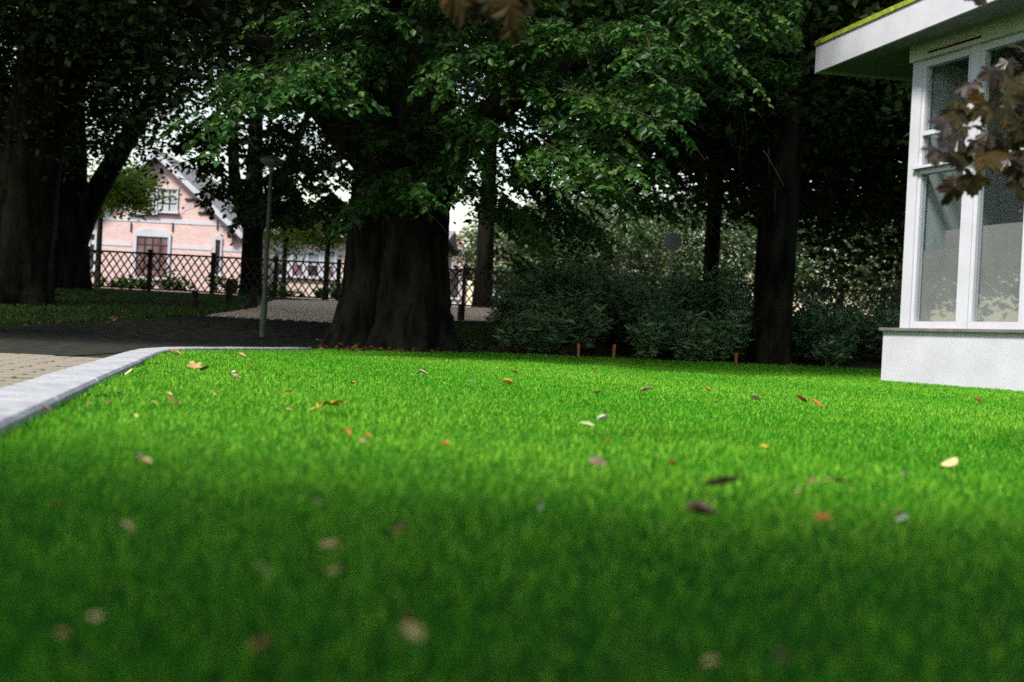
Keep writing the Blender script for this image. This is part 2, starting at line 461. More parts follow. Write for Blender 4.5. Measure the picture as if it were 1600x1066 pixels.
# ------------------------------------------------------------------ grass
def blades(X, Y, hgt, wid, nseg=2, lean=.5, zoff=0.0):
    n = len(X); Z = gz(X, Y) + zoff
    a = rng.uniform(0, 2 * np.pi, n); la = rng.uniform(0, 2 * np.pi, n)
    h = hgt * rng.uniform(.55, 1.3, n) * (1 + .22 * np.sin(X * 5.1 + 1.7 * np.sin(Y * 3.3)) * np.sin(Y * 4.3 + 1.1 * np.sin(X * 2.9))); wd = wid * rng.uniform(.7, 1.3, n)
    ln = h * lean * rng.uniform(.1, 1.4, n)
    wx, wy = np.cos(a) * wd / 2, np.sin(a) * wd / 2
    lx, ly = np.cos(la) * ln, np.sin(la) * ln
    P0 = np.stack([X - wx, Y - wy, Z], 1); P1 = np.stack([X + wx, Y + wy, Z], 1)
    m = .55
    P2_ = np.stack([X - wx * .8 + lx * .3, Y - wy * .8 + ly * .3, Z + h * m], 1); P3 = np.stack([X + wx * .8 + lx * .3, Y + wy * .8 + ly * .3, Z + h * m], 1)
    P4 = np.stack([X + lx, Y + ly, Z + h * (1 - .25 * (ln / h) ** 2)], 1)
    V = np.stack([P0, P1, P2_, P3, P4], 1).reshape(-1, 3)
    k = np.arange(n) * 5
    t = np.clip(rng.normal(.32, .22, n) + .08 * np.sin(X * 1.7 + Y * .9) + .06 * np.sin(X * 6.1 - Y * 3.3) * np.sin(Y * 7.7 + X * 2.1), 0, 1)
    return V, np.stack([k, k + 1, k + 3, k + 2], 1), np.stack([k + 2, k + 3, k + 4], 1), np.repeat(t, 5)

Vs, Q, Tn, At, off = [], [], [], [], 0
for y0, y1, dens, hg, wd in ((.35, 1.3, 12000, .021, .0026), (1.3, 2.6, 11500, .021, .0027), (2.6, 4.5, 7600, .021, .0036), (4.5, 7, 4300, .021, .0052),
                             (7, 10, 2600, .022, .007), (10, 14, 1500, .024, .010), (14, 18.2, 900, .03, .014)):
    for zone in (0, 1):                      # in view; then a sparser, coarser fringe beside it
        hw = .58 * y1 + .2 if zone == 0 else .9 * y1 + 1.3
        dn = dens if zone == 0 else min(dens, 3400) * .42
        n = int(dn * 2 * hw * (y1 - y0)); X = rng.uniform(-hw, hw, n); Y = rng.uniform(y0, y1, n)
        inner = np.abs(X) < .58 * Y + .2
        k = in_poly(X, Y, LAWN) & ~in_building(X, Y, .0) & (inner if zone == 0 else ~inner)
        X, Y = X[k], Y[k]
        V, q, t3, a_ = blades(X, Y, hg, wd if zone == 0 else max(wd, .006) * 1.5)
        Vs.append(V); Q.append(q + off); Tn.append(t3 + off); At.append(a_); off += len(V)
me = make_mesh('lawn_grass', np.concatenate(Vs), [np.concatenate(Q), np.concatenate(Tn)], attrs={'tint': np.concatenate(At)})
tag(link('lawn_grass', me, M['blade']), 'bright green mown grass covering the whole lawn', 'grass', kind='stuff')

# rough grass on the bank left of the road and by the beech
def verge(name, poly_px, n, hg, wd, label):
    P = P2([hit(*p) for p in poly_px])
    lo, hi = P.min(0), P.max(0)
    X = rng.uniform(lo[0], hi[0], n * 3); Y = rng.uniform(lo[1], hi[1], n * 3)
    k = in_poly(X, Y, P); X, Y = X[k][:n], Y[k][:n]
    V, q, t3, a_ = blades(X, Y, hg, wd, lean=.8)
    me = make_mesh(name, V, [q, t3], attrs={'tint': a_})
    tag(link(name, me, M['verge_blade']), label, 'grass', kind='stuff')
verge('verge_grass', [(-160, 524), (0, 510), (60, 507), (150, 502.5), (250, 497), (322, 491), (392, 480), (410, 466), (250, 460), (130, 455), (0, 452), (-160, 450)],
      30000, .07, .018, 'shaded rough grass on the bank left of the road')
verge('bank_grass', [(700, 543), (790, 548), (900, 550), (900, 520), (780, 513), (705, 514)], 9000, .07, .014, 'rough grass between the big beech trunk and the shrubs')

# ------------------------------------------------------------------ leaf builders
LEAF = np.array([(0, 0, 0), (.30, .34, .06), (.25, .70, .05), (0, 1, -.06), (-.25, .70, .05), (-.30, .34, .06)])
def leaf_cloud(P, D, N, S, quad=False, slim=1.0):
    """P base points, D unit directions along the leaf, N approximate normals, S lengths"""
    n = len(P)
    D = D / (np.linalg.norm(D, axis=1)[:, None] + 1e-9)
    X = np.cross(D, N); X /= np.linalg.norm(X, axis=1)[:, None] + 1e-9
    N = np.cross(X, D)
    if quad:
        T = np.array([(0, 0, 0), (.36 * slim, .45, .05), (0, 1, 0), (-.36 * slim, .45, .05)])
    else:
        T = LEAF
    V = P[:, None] + S[:, None, None] * (T[None, :, 0, None] * X[:, None] + T[None, :, 1, None] * D[:, None] + T[None, :, 2, None] * N[:, None])
    k = np.arange(n)[:, None] * len(T)
    if quad: F = [k + np.array([[0, 1, 2, 3]])]
    else: F = [np.concatenate([k + np.array([[0, 1, 2, 3]]), k + np.array([[3, 4, 5, 0]])])]
    return V.reshape(-1, 3), F, len(T)

def rand_unit(n):
    v = rng.normal(size=(n, 3)); return v / np.linalg.norm(v, axis=1)[:, None]

# lower edge of the dark canopy as the photograph shows it: (x, y)
EDGE = np.array([(-400, 440), (0, 440), (95, 440), (130, 300), (170, 262), (215, 258), (250, 283), (278, 290), (300, 262), (318, 322), (332, 352), (345, 362), (372, 362),
                 (405, 340), (440, 352), (480, 372), (540, 372), (560, 335), (600, 345), (640, 330), (700, 320), (730, 365), (745, 420), (775, 440), (800, 425),
                 (830, 432), (880, 418), (905, 428), (935, 433), (955, 408), (985, 372), (1005, 345), (1060, 335), (1100, 345), (1160, 345),
                 (1240, 345), (1270, 400), (1310, 440), (1400, 455), (1700, 455), (2200, 455)])
THIN = [((296, 348), (130, 240), .60), ((405, 550), (185, 250), .50), ((470, 512), (205, 236), .15), ((405, 550), (250, 400), .85), ((700, 790), (262, 400), .55), ((712, 742), (330, 380), .08),
        ((790, 1000), (300, 345), .6), ((740, 900), (350, 440), .6), ((900, 1010), (340, 440), .5), ((1250, 1400), (345, 460), .62)]
def canopy_keep(P, soft=12):
    x, y = proj(P)
    e = np.interp(x, EDGE[:, 0], EDGE[:, 1]) + rng.normal(0, soft, len(x))
    k = y < e
    pr = np.ones(len(x))
    for (x0, x1), (y0, y1), p in THIN:
        xj = x + rng.normal(0, 9, len(x)); yj = y + rng.normal(0, 9, len(x))
        m = (xj > x0) & (xj < x1) & (yj > y0) & (yj < y1); pr[m] = np.minimum(pr[m], p)
    k &= rng.uniform(0, 1, len(x)) < pr
    # the white building, its roof and the open lawn stay clear of foliage
    k &= ~((x > 1250) & (P[:, 1] < 14.0))
    k &= ~((x > 1085) & (y > 150 + rng.normal(0, 15, len(x))) & (P[:, 1] < 14.0))
    k &= ~((x > 375) & (x < 505) & (y > 178) & (P[:, 1] < 13.5))
    # the lane lies open to the sky between the trees and the houses
    k &= ~((P[:, 1] > 22.0) & (P[:, 0] > -9.0) & (P[:, 0] < 1.5) & (P[:, 2] > 2.0))
    return k

def crown(name, c, r, n, size, material, parent, clump=.45, per=40, keep=True, zmin=None, quad=True, tint=(.4, .3), shell=.5, soft=12):
    nc = max(1, n // per)
    d = rand_unit(nc); rad = rng.uniform(shell, 1.0, nc) ** (1 / 1.6)
    C = np.array(c) + d * rad[:, None] * np.array(r)
    P = np.repeat(C, per, 0) + rng.normal(0, clump, (nc * per, 3)) * np.array((1, 1, .6))
    if zmin is not None: P = P[P[:, 2] > zmin]
    if keep: P = P[canopy_keep(P, soft)]
    m = len(P)
    D = rand_unit(m); D[:, 2] = D[:, 2] * .5 - .25
    N = rand_unit(m) * .7 + np.array((0, 0, 1.0))
    V, F, k = leaf_cloud(P, D, N, size * rng.uniform(.6, 1.25, m), quad)
    t = np.clip(rng.normal(tint[0], tint[1], m), 0, 1)
    me = make_mesh(name, V, F, attrs={'tint': np.repeat(t, k)})
    return link(name, me, material, parent)

def trunk_mesh(path, rad, seg=26, flare=.5, lobes=5, rough=.05, ph=0.0, flute=.06):
    path = np.asarray(path, float); n0 = len(path)
    # refine
    t = np.linspace(0, n0 - 1, n0 * 5); i = np.arange(n0)
    p = np.stack([np.interp(t, i, path[:, k]) for k in range(3)], 1); r = np.interp(t, i, rad)
    z0 = p[0, 2]
    def fl(th, q):
        hgt = p[q, 2] - z0
        e = math.exp(-max(hgt, 0) / .42)
        return 1 + flare * e * (.55 + .45 * np.cos(lobes * th + ph)) + flute * np.cos(lobes * th + ph + .3) + flute * .6 * np.cos((lobes * 2 + 1) * th + 1.3 * ph) + rng.normal(0, rough, len(th)) * .5
    return tube(p, r, seg, fl)

def tree_parts(root, trunk, limbs, material, seg=22, flare=.45, lobes=5, ph=0.0, flute=.06):
    V, F = trunk_mesh(*trunk, seg=seg, flare=flare, lobes=lobes, ph=ph, flute=flute)
    tr = link('trunk', make_mesh('trunk', V, [F], smooth=True), material); keep_world(tr, root)
    for path, rad in limbs:
        V, F = trunk_mesh(path, rad, seg=12, flare=0, lobes=3, flute=.04, rough=.03)
        keep_world(link('limb', make_mesh('limb', V, [F], smooth=True), material), root)

def kp_crown(root, *a, **k):
    o = crown('crown', *a, parent=None, **k); keep_world(o, root); return o

# ------------------------------------------------------------------ beech sprays
def sprays(starts, dirs, lens, leaf=.075, droop=.35):
    LP, LD, LN, LS, LT, TW = [], [], [], [], [], MB()
    for p0, d0, L in zip(starts, dirs, lens):
        d0 = d0 / np.linalg.norm(d0); t_off = rng.normal(0, .22)
        side = np.cross(d0, (0, 0, 1)); side /= np.linalg.norm(side) + 1e-9
        nseg = 5; tt = np.linspace(0, 1, nseg)
        path = p0 + d0 * (tt * L)[:, None] + np.array((0, 0, -1)) * (droop * L * tt ** 2)[:, None] + rng.normal(0, .015, (nseg, 3)) * L
        if rng.uniform() < .8 and proj(path)[0].max() < 1235: TW.tube(path, np.linspace(.004, .0015, nseg), 3, False)
        subs = [(path, L)]
        for q in range(int(3 + L * 4)):
            t = rng.uniform(.1, .9); sgn = 1 if q % 2 else -1
            b = np.array([np.interp(t, tt, path[:, k]) for k in range(3)])
            sd = d0 * .75 + side * sgn * .75 + np.array((0, 0, rng.uniform(-.35, .05)))
            sd /= np.linalg.norm(sd); sl = L * rng.uniform(.25, .5) * (1.1 - t * .5)
            sp_ = b + sd * (tt * sl)[:, None] + np.array((0, 0, -1)) * (.3 * sl * tt ** 2)[:, None]
            subs.append((sp_, sl))
        for path_, l_ in subs:
            k = max(4, int(l_ / (leaf * .42)))
            ts = np.linspace(.08, 1, k)
            B = np.stack([np.interp(ts, tt, path_[:, j]) for j in range(3)], 1)
            dd = np.gradient(B, axis=0); dd /= np.linalg.norm(dd, axis=1)[:, None] + 1e-9
            sgn = np.where(np.arange(k) % 2, 1, -1)[:, None]
            sd = np.cross(dd, (0, 0, 1)); sd /= np.linalg.norm(sd, axis=1)[:, None] + 1e-9
            D = dd * .6 + sd * sgn * .8 + rng.normal(0, .22, (k, 3)) + np.array((0, 0, -.22))
            LP.append(B); LD.append(D); LN.append(np.array((0, 0, 1.0)) + rng.normal(0, .38, (k, 3))); LS.append(leaf * rng.uniform(.6, 1.3, k)); LT.append(np.full(k, t_off))
    return np.concatenate(LP), np.concatenate(LD), np.concatenate(LN), np.concatenate(LS), np.concatenate(LT), TW

def spray_part(root, starts, dirs, lens, material, leaf=.075, tint=(.35, .28), keep=True, soft=10, name='foliage'):
    P, D, N, S, T_, TW = sprays(starts, dirs, lens, leaf)
    if keep:
        k = canopy_keep(P, soft); P, D, N, S, T_ = P[k], D[k], N[k], S[k], T_[k]
    V, F, k = leaf_cloud(P, D, N, S)
    t = np.clip(rng.normal(tint[0], tint[1], len(P)) + T_, 0, 1.4)
    keep_world(link(name, make_mesh(name, V, F, attrs={'tint': np.repeat(t, k)}), material), root)
    return TW

# ------------------------------------------------------------------ trees
# the great beech at the edge of the lawn
bx, by = at(615, 548, 14.0)[0], 14.0; bz = float(gz(bx, by)) - .05
beech = empty('beech_tree', (bx, by, bz), label='massive old beech with a broad fluted trunk at the back edge of the lawn', cat='tree')
tree_parts(beech, ([(bx + .2, by, bz), (bx + .2, by, bz + .25), (bx + .2, by, bz + .7), (bx + .18, by, bz + 1.5), (bx + .18, by, bz + 2.2), (bx + .18, by, bz + 3.0), (bx + .2, by, bz + 4.2), (bx + .2, by, bz + 7)],
                   [.60, .58, .54, .50, .50, .50, .46, .30]),
           [([(bx - .52, by - .12, bz - .05), (bx - .47, by - .10, bz + .3), (bx - .44, by - .12, bz + .8), (bx - .43, by - .10, bz + 1.6), (bx - .40, by - .04, bz + 2.4), (bx - .52, by, bz + 3.6), (bx - 1.2, by + .3, bz + 6)], [.48, .38, .30, .275, .28, .25, .16]),
            ([(bx + .3, by - .1, bz + 1.8), (bx + .9, by - .4, bz + 3.1), (bx + 2.2, by - 1.0, bz + 3.9), (bx + 4.2, by - 1.8, bz + 4.2)], [.30, .20, .13, .06]),
            ([(bx - .1, by - .4, bz + 2.2), (bx - .2, by - 1.5, bz + 3.4), (bx + .2, by - 3.2, bz + 4.2), (bx + .6, by - 4.4, bz + 4.2)], [.28, .17, .10, .05]),
            ([(bx - .3, by - .2, bz + 2.5), (bx - 1.6, by - 1.0, bz + 3.8), (bx - 3.3, by - 1.8, bz + 4.6), (bx - 4.6, by - 2.2, bz + 4.6)], [.26, .16, .10, .05]),
            ([(bx + .2, by + .2, bz + 2.6), (bx + 2.2, by + 1.4, bz + 4.6), (bx + 4.4, by + 2.2, bz + 5.6)], [.28, .17, .08])],
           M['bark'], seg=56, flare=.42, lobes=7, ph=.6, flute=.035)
# hanging front sprays, seen sharp in the upper half
def region_starts(poly, n, y0, y1):
    P = np.array(poly, float); lo, hi = P.min(0), P.max(0); out = []
    while len(out) < n:
        x, y = rng.uniform(lo[0], hi[0]), rng.uniform(lo[1], hi[1])
        if in_poly(np.array([x]), np.array([y]), P)[0]: out.append(at(x, y, rng.uniform(y0, y1)))
    return np.array(out)
def outward(S, c, spread=.5):
    d = S - np.array(c); d[:, 2] = 0
    d /= np.linalg.norm(d, axis=1)[:, None] + 1e-9
    d += rng.normal(0, spread, d.shape) * np.array((1, 1, .25)); d[:, 2] += rng.uniform(-.25, .12, len(d)); return d
TWs = MB()
front = [([(440, 100), (520, 60), (640, 40), (900, 30), (1120, 40), (1050, 130), (960, 170), (1000, 240), (860, 230), (760, 180), (640, 200), (520, 180), (450, 130)], 18, 9.6, 11.6),
         ([(400, -60), (1200, -60), (1130, 90), (900, 160), (700, 170), (520, 130), (440, 60)], 18, 10.0, 12.6),
         ([(560, 180), (720, 170), (700, 300), (640, 330), (560, 290)], 8, 11.4, 12.8),
         ([(720, 200), (960, 220), (1020, 300), (920, 400), (800, 400), (740, 330)], 24, 12.5, 17.0),
         ([(405, 95), (470, 70), (520, 120), (450, 150)], 5, 9.6, 10.6), ([(1000, -40), (1260, -40), (1240, 100), (1080, 130)], 9, 10.5, 13.0),
         ([(870, 225), (1000, 240), (940, 262), (880, 250)], 3, 9.6, 10.4)]
def branches(front, ctr):
  SS, DD, LL = [], [], []
  for poly, n, y0, y1 in front:
    for c in region_starts(poly, n, y0, y1):
        d = outward(c[None].copy(), ctr, .35)[0]; d[2] = rng.uniform(-.55, -.08); d /= np.linalg.norm(d)
        sd = np.cross(d, (0, 0, 1)); sd /= np.linalg.norm(sd); Lb = rng.uniform(.9, 2.1)
        q = np.linspace(-.5, .5, 7)
        if proj(c[None] + d * Lb * .6)[0][0] < 1225: TWs.tube(c + d * (q * Lb)[:, None] + np.array((0, 0, -.25)) * ((q + .5) ** 2)[:, None] * Lb * .5, np.linspace(.008, .003, 7), 4, False)
        for t in np.linspace(-.5, .5, int(4 + Lb * 3)):
            p = c + d * t * Lb + np.array((0, 0, -.125)) * (t + .5) ** 2 * Lb
            for sg in (-1, 1):
                if rng.uniform() < .12: continue
                SS.append(p + rng.normal(0, .05, 3)); DD.append(d * rng.uniform(.5, 1.1) + sd * sg * rng.uniform(.3, .9) + np.array((0, 0, rng.uniform(-.35, .0)))); LL.append(rng.uniform(.3, .62) * (1.15 - .5 * (t + .5)))
  return np.array(SS), np.array(DD), np.array(LL)
S, Dv, Ls = branches(front, (bx, by + 1.2, 4))
TW = spray_part(beech, S, Dv, Ls, M['beech'], leaf=.086)
TW.V += TWs.V
for k_, v_ in TWs.F.items(): TW.F.setdefault(k_, []).extend([f + TW.n for f in v_])
TW.n += TWs.n
tag(keep_world(TW.build('twig_spray', M['twig']), beech), kind='stuff')
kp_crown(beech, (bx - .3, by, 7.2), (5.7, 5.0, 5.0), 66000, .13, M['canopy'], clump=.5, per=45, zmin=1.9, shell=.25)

def forest_tree(name, px, py, label, Yd=None, rw=.35, lean=(0, 0), height=9, crown_r=4.5, n=16000, size=.16, material='canopy', bark='bark', forks=(), zc=7.0, cz=4.5, group=None, flare=.35, zmin=None, shell=.2, off=(0, 0), keep=True, tint=(.35, .3), soft=12, clump=.5):
    p = hit(px, py) if Yd is None else at(px, py, Yd)
    x, y = p[0], p[1]; z = float(gz(x, y)) - .05
    root = empty(name, (x, y, z), label=label, cat='tree', group=group)
    tp = [(x, y, z), (x, y, z + .3), (x + lean[0] * .1, y, z + 1), (x + lean[0] * .35, y + lean[1] * .3, z + 2.5), (x + lean[0], y + lean[1], z + height * .55), (x + lean[0] * 1.3, y + lean[1], z + height * .9)]
    limbs = [([(x + a[0], y + a[1], z + a[2]) for a in path], rad) for path, rad in forks]
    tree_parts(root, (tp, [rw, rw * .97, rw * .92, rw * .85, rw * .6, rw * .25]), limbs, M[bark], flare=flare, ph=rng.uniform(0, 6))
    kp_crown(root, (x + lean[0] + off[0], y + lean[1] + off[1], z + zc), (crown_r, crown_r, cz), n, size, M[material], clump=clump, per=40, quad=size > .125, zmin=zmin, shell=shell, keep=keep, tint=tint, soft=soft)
    return root

forest_tree('tree', 1204, 568, 'tall dark straight-trunked tree rising from the shrubs near the white building', rw=.33, lean=(.15, 0), off=(.6, .3), crown_r=5.2, n=56000, size=.15, height=12, flare=.25, zc=7.4, cz=4.4, zmin=3.6)
forest_tree('tree', 22, 476, 'huge black trunk at the left edge standing on the grass bank', rw=.62, lean=(.5, 0), crown_r=6.0, n=38000, size=.122, height=12, zc=7.5, cz=5.2,
            forks=[([(.1, 0, 2.2), (.8, -.2, 4.2), (2.2, -.4, 6.4)], [.34, .24, .12]), ([(-.1, 0, 2.4), (-.8, .1, 4.6), (-1.6, .2, 7)], [.32, .25, .13])])
forest_tree('tree', 110, 453, 'dark tree forking low into a wide V beside the lattice fence', rw=.40, off=(.8, -3.0), crown_r=4.8, n=40000, size=.123, height=10, zc=7.0, cz=4.6, lean=(-.25, 0),
            forks=[([(.05, 0, 1.2), (.35, 0, 2.1), (.95, -.1, 3.2), (2.1, -.2, 5.2)], [.30, .27, .23, .13]), ([(-.05, 0, 1.3), (-.45, 0, 2.3), (-.8, 0, 3.6), (-1.5, .1, 6)], [.28, .24, .2, .12])])
forest_tree('tree', 68, 449, 'slim straight trunk between the two big trunks at far left', rw=.16, crown_r=4.0, n=20000, size=.12, height=10, zc=7.2, cz=4.0, flare=.2)
lane_tree = forest_tree('tree', 391, 462, 'dark tree with three upswept limbs behind the street lamp', rw=.27, off=(0, -3.4), crown_r=4.2, n=46000, size=.14, height=9, zc=5.6, cz=3.6, zmin=2.6, flare=.2, lean=(-.1, 0),
            forks=[([(-.02, 0, 1.7), (-.35, 0, 2.3), (-.6, 0, 3.3), (-.7, 0, 5.2)], [.19, .17, .15, .1]), ([(.05, 0, 1.7), (.4, 0, 2.4), (.72, 0, 3.2), (1.3, 0, 5.0)], [.18, .14, .12, .08])])
S, Dv, Ls = branches([([(298, 190), (350, 180), (352, 310), (318, 300)], 7, 18.5, 21.5), ([(405, 190), (550, 180), (545, 340), (470, 345), (410, 320)], 22, 18.5, 21.5)], (at(391, 300, 22)[0], 23.5, 4))
TW = spray_part(lane_tree, S, Dv, Ls * 1.2, M['canopy'], leaf=.13, tint=(.45, .35))
tag(keep_world(TW.build('twig_spray', M['twig']), lane_tree), kind='stuff')
forest_tree('tree', 753, 481, 'ivy-clad trunk behind the big beech with leafy drooping branches', rw=.25, off=(0, -3.2), crown_r=4.0, n=26000, size=.13, height=10, zc=6.3, cz=4.4, flare=.3, zmin=2.4)
forest_tree('tree', 1109, 470, 'dark bare trunk rising behind the shrubs in the middle', Yd=23.5, rw=.20, crown_r=5.0, n=40000, size=.22, height=11, zc=7.6, cz=4.6, flare=.1)
forest_tree('tree', 1425, 480, 'leafy dark tree between the straight trunk and the white building', Yd=21.0, off=(-1.3, 0), rw=.22, crown_r=4.6, n=40000, size=.19, height=9, zc=5.2, cz=4.2, flare=.1)
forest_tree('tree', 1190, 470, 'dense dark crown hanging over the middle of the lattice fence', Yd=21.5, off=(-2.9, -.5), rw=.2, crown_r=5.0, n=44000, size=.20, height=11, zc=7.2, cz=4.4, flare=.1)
forest_tree('tree', 28, 470, 'dark tree arching above the gabled brick house', Yd=22.5, off=(2.8, -3.4), rw=.25, crown_r=4.4, n=34000, size=.123, height=9, zc=7.2, cz=3.6, flare=.1)

forest_tree('tree', 1440, 480, 'dark tree rising behind the flat roof of the white building', Yd=19.0, rw=.25, crown_r=4.6, n=24000, size=.22, height=10, zc=6.2, cz=4.2, flare=.1)
forest_tree('roadside_tree', -560, 580, 'roadside tree whose dark crown hangs over the road from the left', Yd=10.5, rw=.4, crown_r=5.2, n=40000, size=.11, height=11, zc=8.2, cz=4.4, zmin=3.3)

# young light green trees behind the fence
forest_tree('young_tree', 151, 458, 'slender young tree with yellow-green leaves before the brick house', Yd=27, rw=.075, crown_r=1.05, n=4200, size=.13, height=3.4, material='lime', bark='bark2', zc=2.75, cz=.75, keep=False, shell=.1, off=(.62, 0), clump=.22, tint=(.5, .3))
forest_tree('young_tree', 508, 466, 'small young tree in front of the long white window band', Yd=27, rw=.07, crown_r=1.0, n=3000, size=.12, height=3.2, material='lime', bark='bark2', zc=2.15, cz=.7, keep=False, shell=.1, off=(-.1, 0), clump=.22, tint=(.45, .3))
forest_tree('young_tree', 442, 466, 'light green young tree just right of the lamp post', Yd=28.5, rw=.06, crown_r=.9, n=2600, size=.12, height=3.0, material='lime', bark='bark2', zc=2.0, cz=.8, keep=False, shell=.1, clump=.22, tint=(.4, .3))

# trees round the rest of the lawn: they close off the low sky and stand in the window reflections
for x, y, r, h, txt in ((-15, 5, 4.6, 9, 'leafy tree left of the road, outside the view'), (-18, 17.5, 4.6, 9, 'leafy tree beyond the left edge, mirrored in the pavilion windows'),
                        (-26, 22, 5.5, 9, 'leafy tree far beyond the left edge, mirrored in the pavilion windows')):
    z = float(gz(x, y)) - .05
    root = empty('park_tree', (x, y, z), label=txt, cat='tree', group='park trees outside the view')
    tree_parts(root, ([(x, y, z), (x, y, z + .5), (x + .1, y, z + 2.6), (x, y, z + h * .8)], [.4, .36, .3, .1]), [], M['bark'], seg=12)
    kp_crown(root, (x, y, z + h * .62), (r, r, h * .45), 9000, .34, M['canopy'], clump=.6, per=25, keep=False, shell=.2)

# ------------------------------------------------------------------ shrubs, background greenery
def thicket(name, front, back, n, label, hfun, leaf=.07, material='shrub', slim=.5, div=38):
    """shoots between a front line and a back line: low at the front, tall behind, so the mass slopes back like a loose bed"""
    A = resample(P2(front), 80); B = resample(P2(back), 80); per = 34; ns = n // per
    npl = max(12, ns // div)                                  # single plants, each a dome of arching shoots
    u = rng.uniform(0, 79, npl); t_ = rng.uniform(0, 1, npl)
    ax = np.stack([np.interp(u, np.arange(80), A[:, k]) for k in (0, 1)], 1); bx_ = np.stack([np.interp(u, np.arange(80), B[:, k]) for k in (0, 1)], 1)
    C = ax * (1 - t_[:, None]) + bx_ * t_[:, None]
    hp = hfun(C[:, 0], C[:, 1]) * (.42 + .58 * np.minimum(1, t_ * 2.0) ** .7) * rng.uniform(.72, 1.14, npl)
    e = np.minimum(u, 79 - u) / 6.0; hp *= np.clip(.45 + .55 * e, .45, 1)
    ip = rng.integers(0, npl, ns); out = np.sqrt(rng.uniform(0, 1, ns)); a = rng.uniform(0, 2 * np.pi, ns)
    Rp = rng.uniform(.34, .6, npl)[ip] * hp[ip] ** .5
    hh = hp[ip] * np.sqrt(np.maximum(.12, 1 - .8 * out ** 2)) * rng.uniform(.8, 1.08, ns) + (rng.uniform(0, 1, ns) < .05) * rng.uniform(.05, .22, ns)
    X = C[ip, 0]; Y = C[ip, 1]; ln = out * Rp
    t = np.tile(np.linspace(.1, 1, per), ns)
    Hh, A_, Ln = np.repeat(hh, per), np.repeat(a, per), np.repeat(ln, per)
    Px = np.repeat(X, per) + np.cos(A_) * Ln * t ** 1.3 + rng.normal(0, .022, ns * per); Py = np.repeat(Y, per) + np.sin(A_) * Ln * t ** 1.3 + rng.normal(0, .022, ns * per)
    Pz = np.repeat(gz(X, Y), per) + Hh * t ** .85
    Pp = np.stack([Px, Py, Pz], 1); m = len(Pp); la = rng.uniform(0, 2 * np.pi, m)
    D = np.stack([np.cos(la), np.sin(la), rng.uniform(-.35, .9, m)], 1)
    V, F, kk = leaf_cloud(Pp, D, np.array((0, -.35, .8)) + rng.normal(0, .55, (m, 3)), leaf * rng.uniform(.5, 1.4, m), True, slim)
    tt = np.clip(rng.normal(.30, .24, m) + np.repeat(rng.normal(0, .16, ns) + rng.normal(0, .18, npl)[ip], per), 0, 1)
    tag(link(name, make_mesh(name, V, F, attrs={'tint': np.repeat(tt, kk)}), M[material]), label, 'shrubs', kind='stuff')
thicket('shrub_thicket', [hit(768, 547), hit(900, 557), hit(1060, 563.5), hit(1168, 567)], [hit(800, 519), hit(880, 517), hit(1020, 524), hit(1172, 543)], 92000,
        'dense feathery dark green shrubs along the back of the lawn', lambda X, Y: 1.34 - .16 * np.exp(-((X + .1) / .5) ** 2) + .10 * np.sin(X * 2.1), leaf=.15, slim=.36)
thicket('low_thicket', [hit(1228, 571), hit(1300, 575), hit(1376, 578), hit(1520, 584)], [hit(1228, 548), hit(1310, 549), hit(1400, 552), hit(1500, 556)], 40000,
        'low dark shrubs between the straight trunk and the white building', lambda X, Y: 1.0 + .12 * np.sin(X * 2.7), leaf=.11)
thicket('fence_weeds', [(-13, 26.2), (-4, 26.2), (9, 26.2)], [(-13, 27.8), (-4, 27.8), (9, 27.8)], 14000, 'sunlit yellow-green weeds growing behind the lattice fence', lambda X, Y: .5 + .2 * np.sin(X * 1.3), leaf=.10, material='lime', slim=.9, div=5)

far_spots = [(800, 46, 4.2, 5.0), (880, 42, 4.0, 5.6), (960, 50, 5.0, 7.0), (1050, 44, 4.0, 6.4), (1130, 52, 5.2, 7.6), (1220, 44, 4.4, 6.6), (1310, 48, 4.6, 6.6), (1400, 42, 4.2, 6.6), (1500, 50, 5.0, 8), (40, 46, 4.4, 6.0), (-60, 40, 5.0, 7.5), (615, 60, 5, 7)]
far_txt = ['pale far tree seen through the gap right of the ivy-clad trunk', 'light green far tree left of the round sign', 'broad far tree behind the round sign', 'far tree right of the round sign',
           'far tree behind the bare middle trunk', 'far tree just right of the straight dark trunk', 'far tree above the right end of the lattice fence', 'far tree beside the white building corner', 'far tree hidden mostly by the white building',
           'far tree between the dark trunks at left', 'far tree at the extreme left edge', 'far tree behind the great beech']
for (px, Y, r, h), txt in zip(far_spots, far_txt):
    if px in (1500, 615, -60): continue
    x = at(px, 450, Y)[0]; z = float(gz(x, Y)) - .05
    root = empty('far_tree', (x, Y, z), label=txt, cat='tree', group='far trees beyond the fence')
    tree_parts(root, ([(x, Y, z), (x, Y, z + 1.2), (x + .1, Y, z + 2.6), (x, Y, z + h * .8)], [.2, .18, .15, .05]), [], M['bark2'], seg=10, flare=.2)
    kp_crown(root, (x, Y, z + h * .55), (r * .62, r * .6, h * .46), 12000, .19, M['fargreen'], clump=.33, per=30, keep=False, shell=.35, tint=(.5, .35))

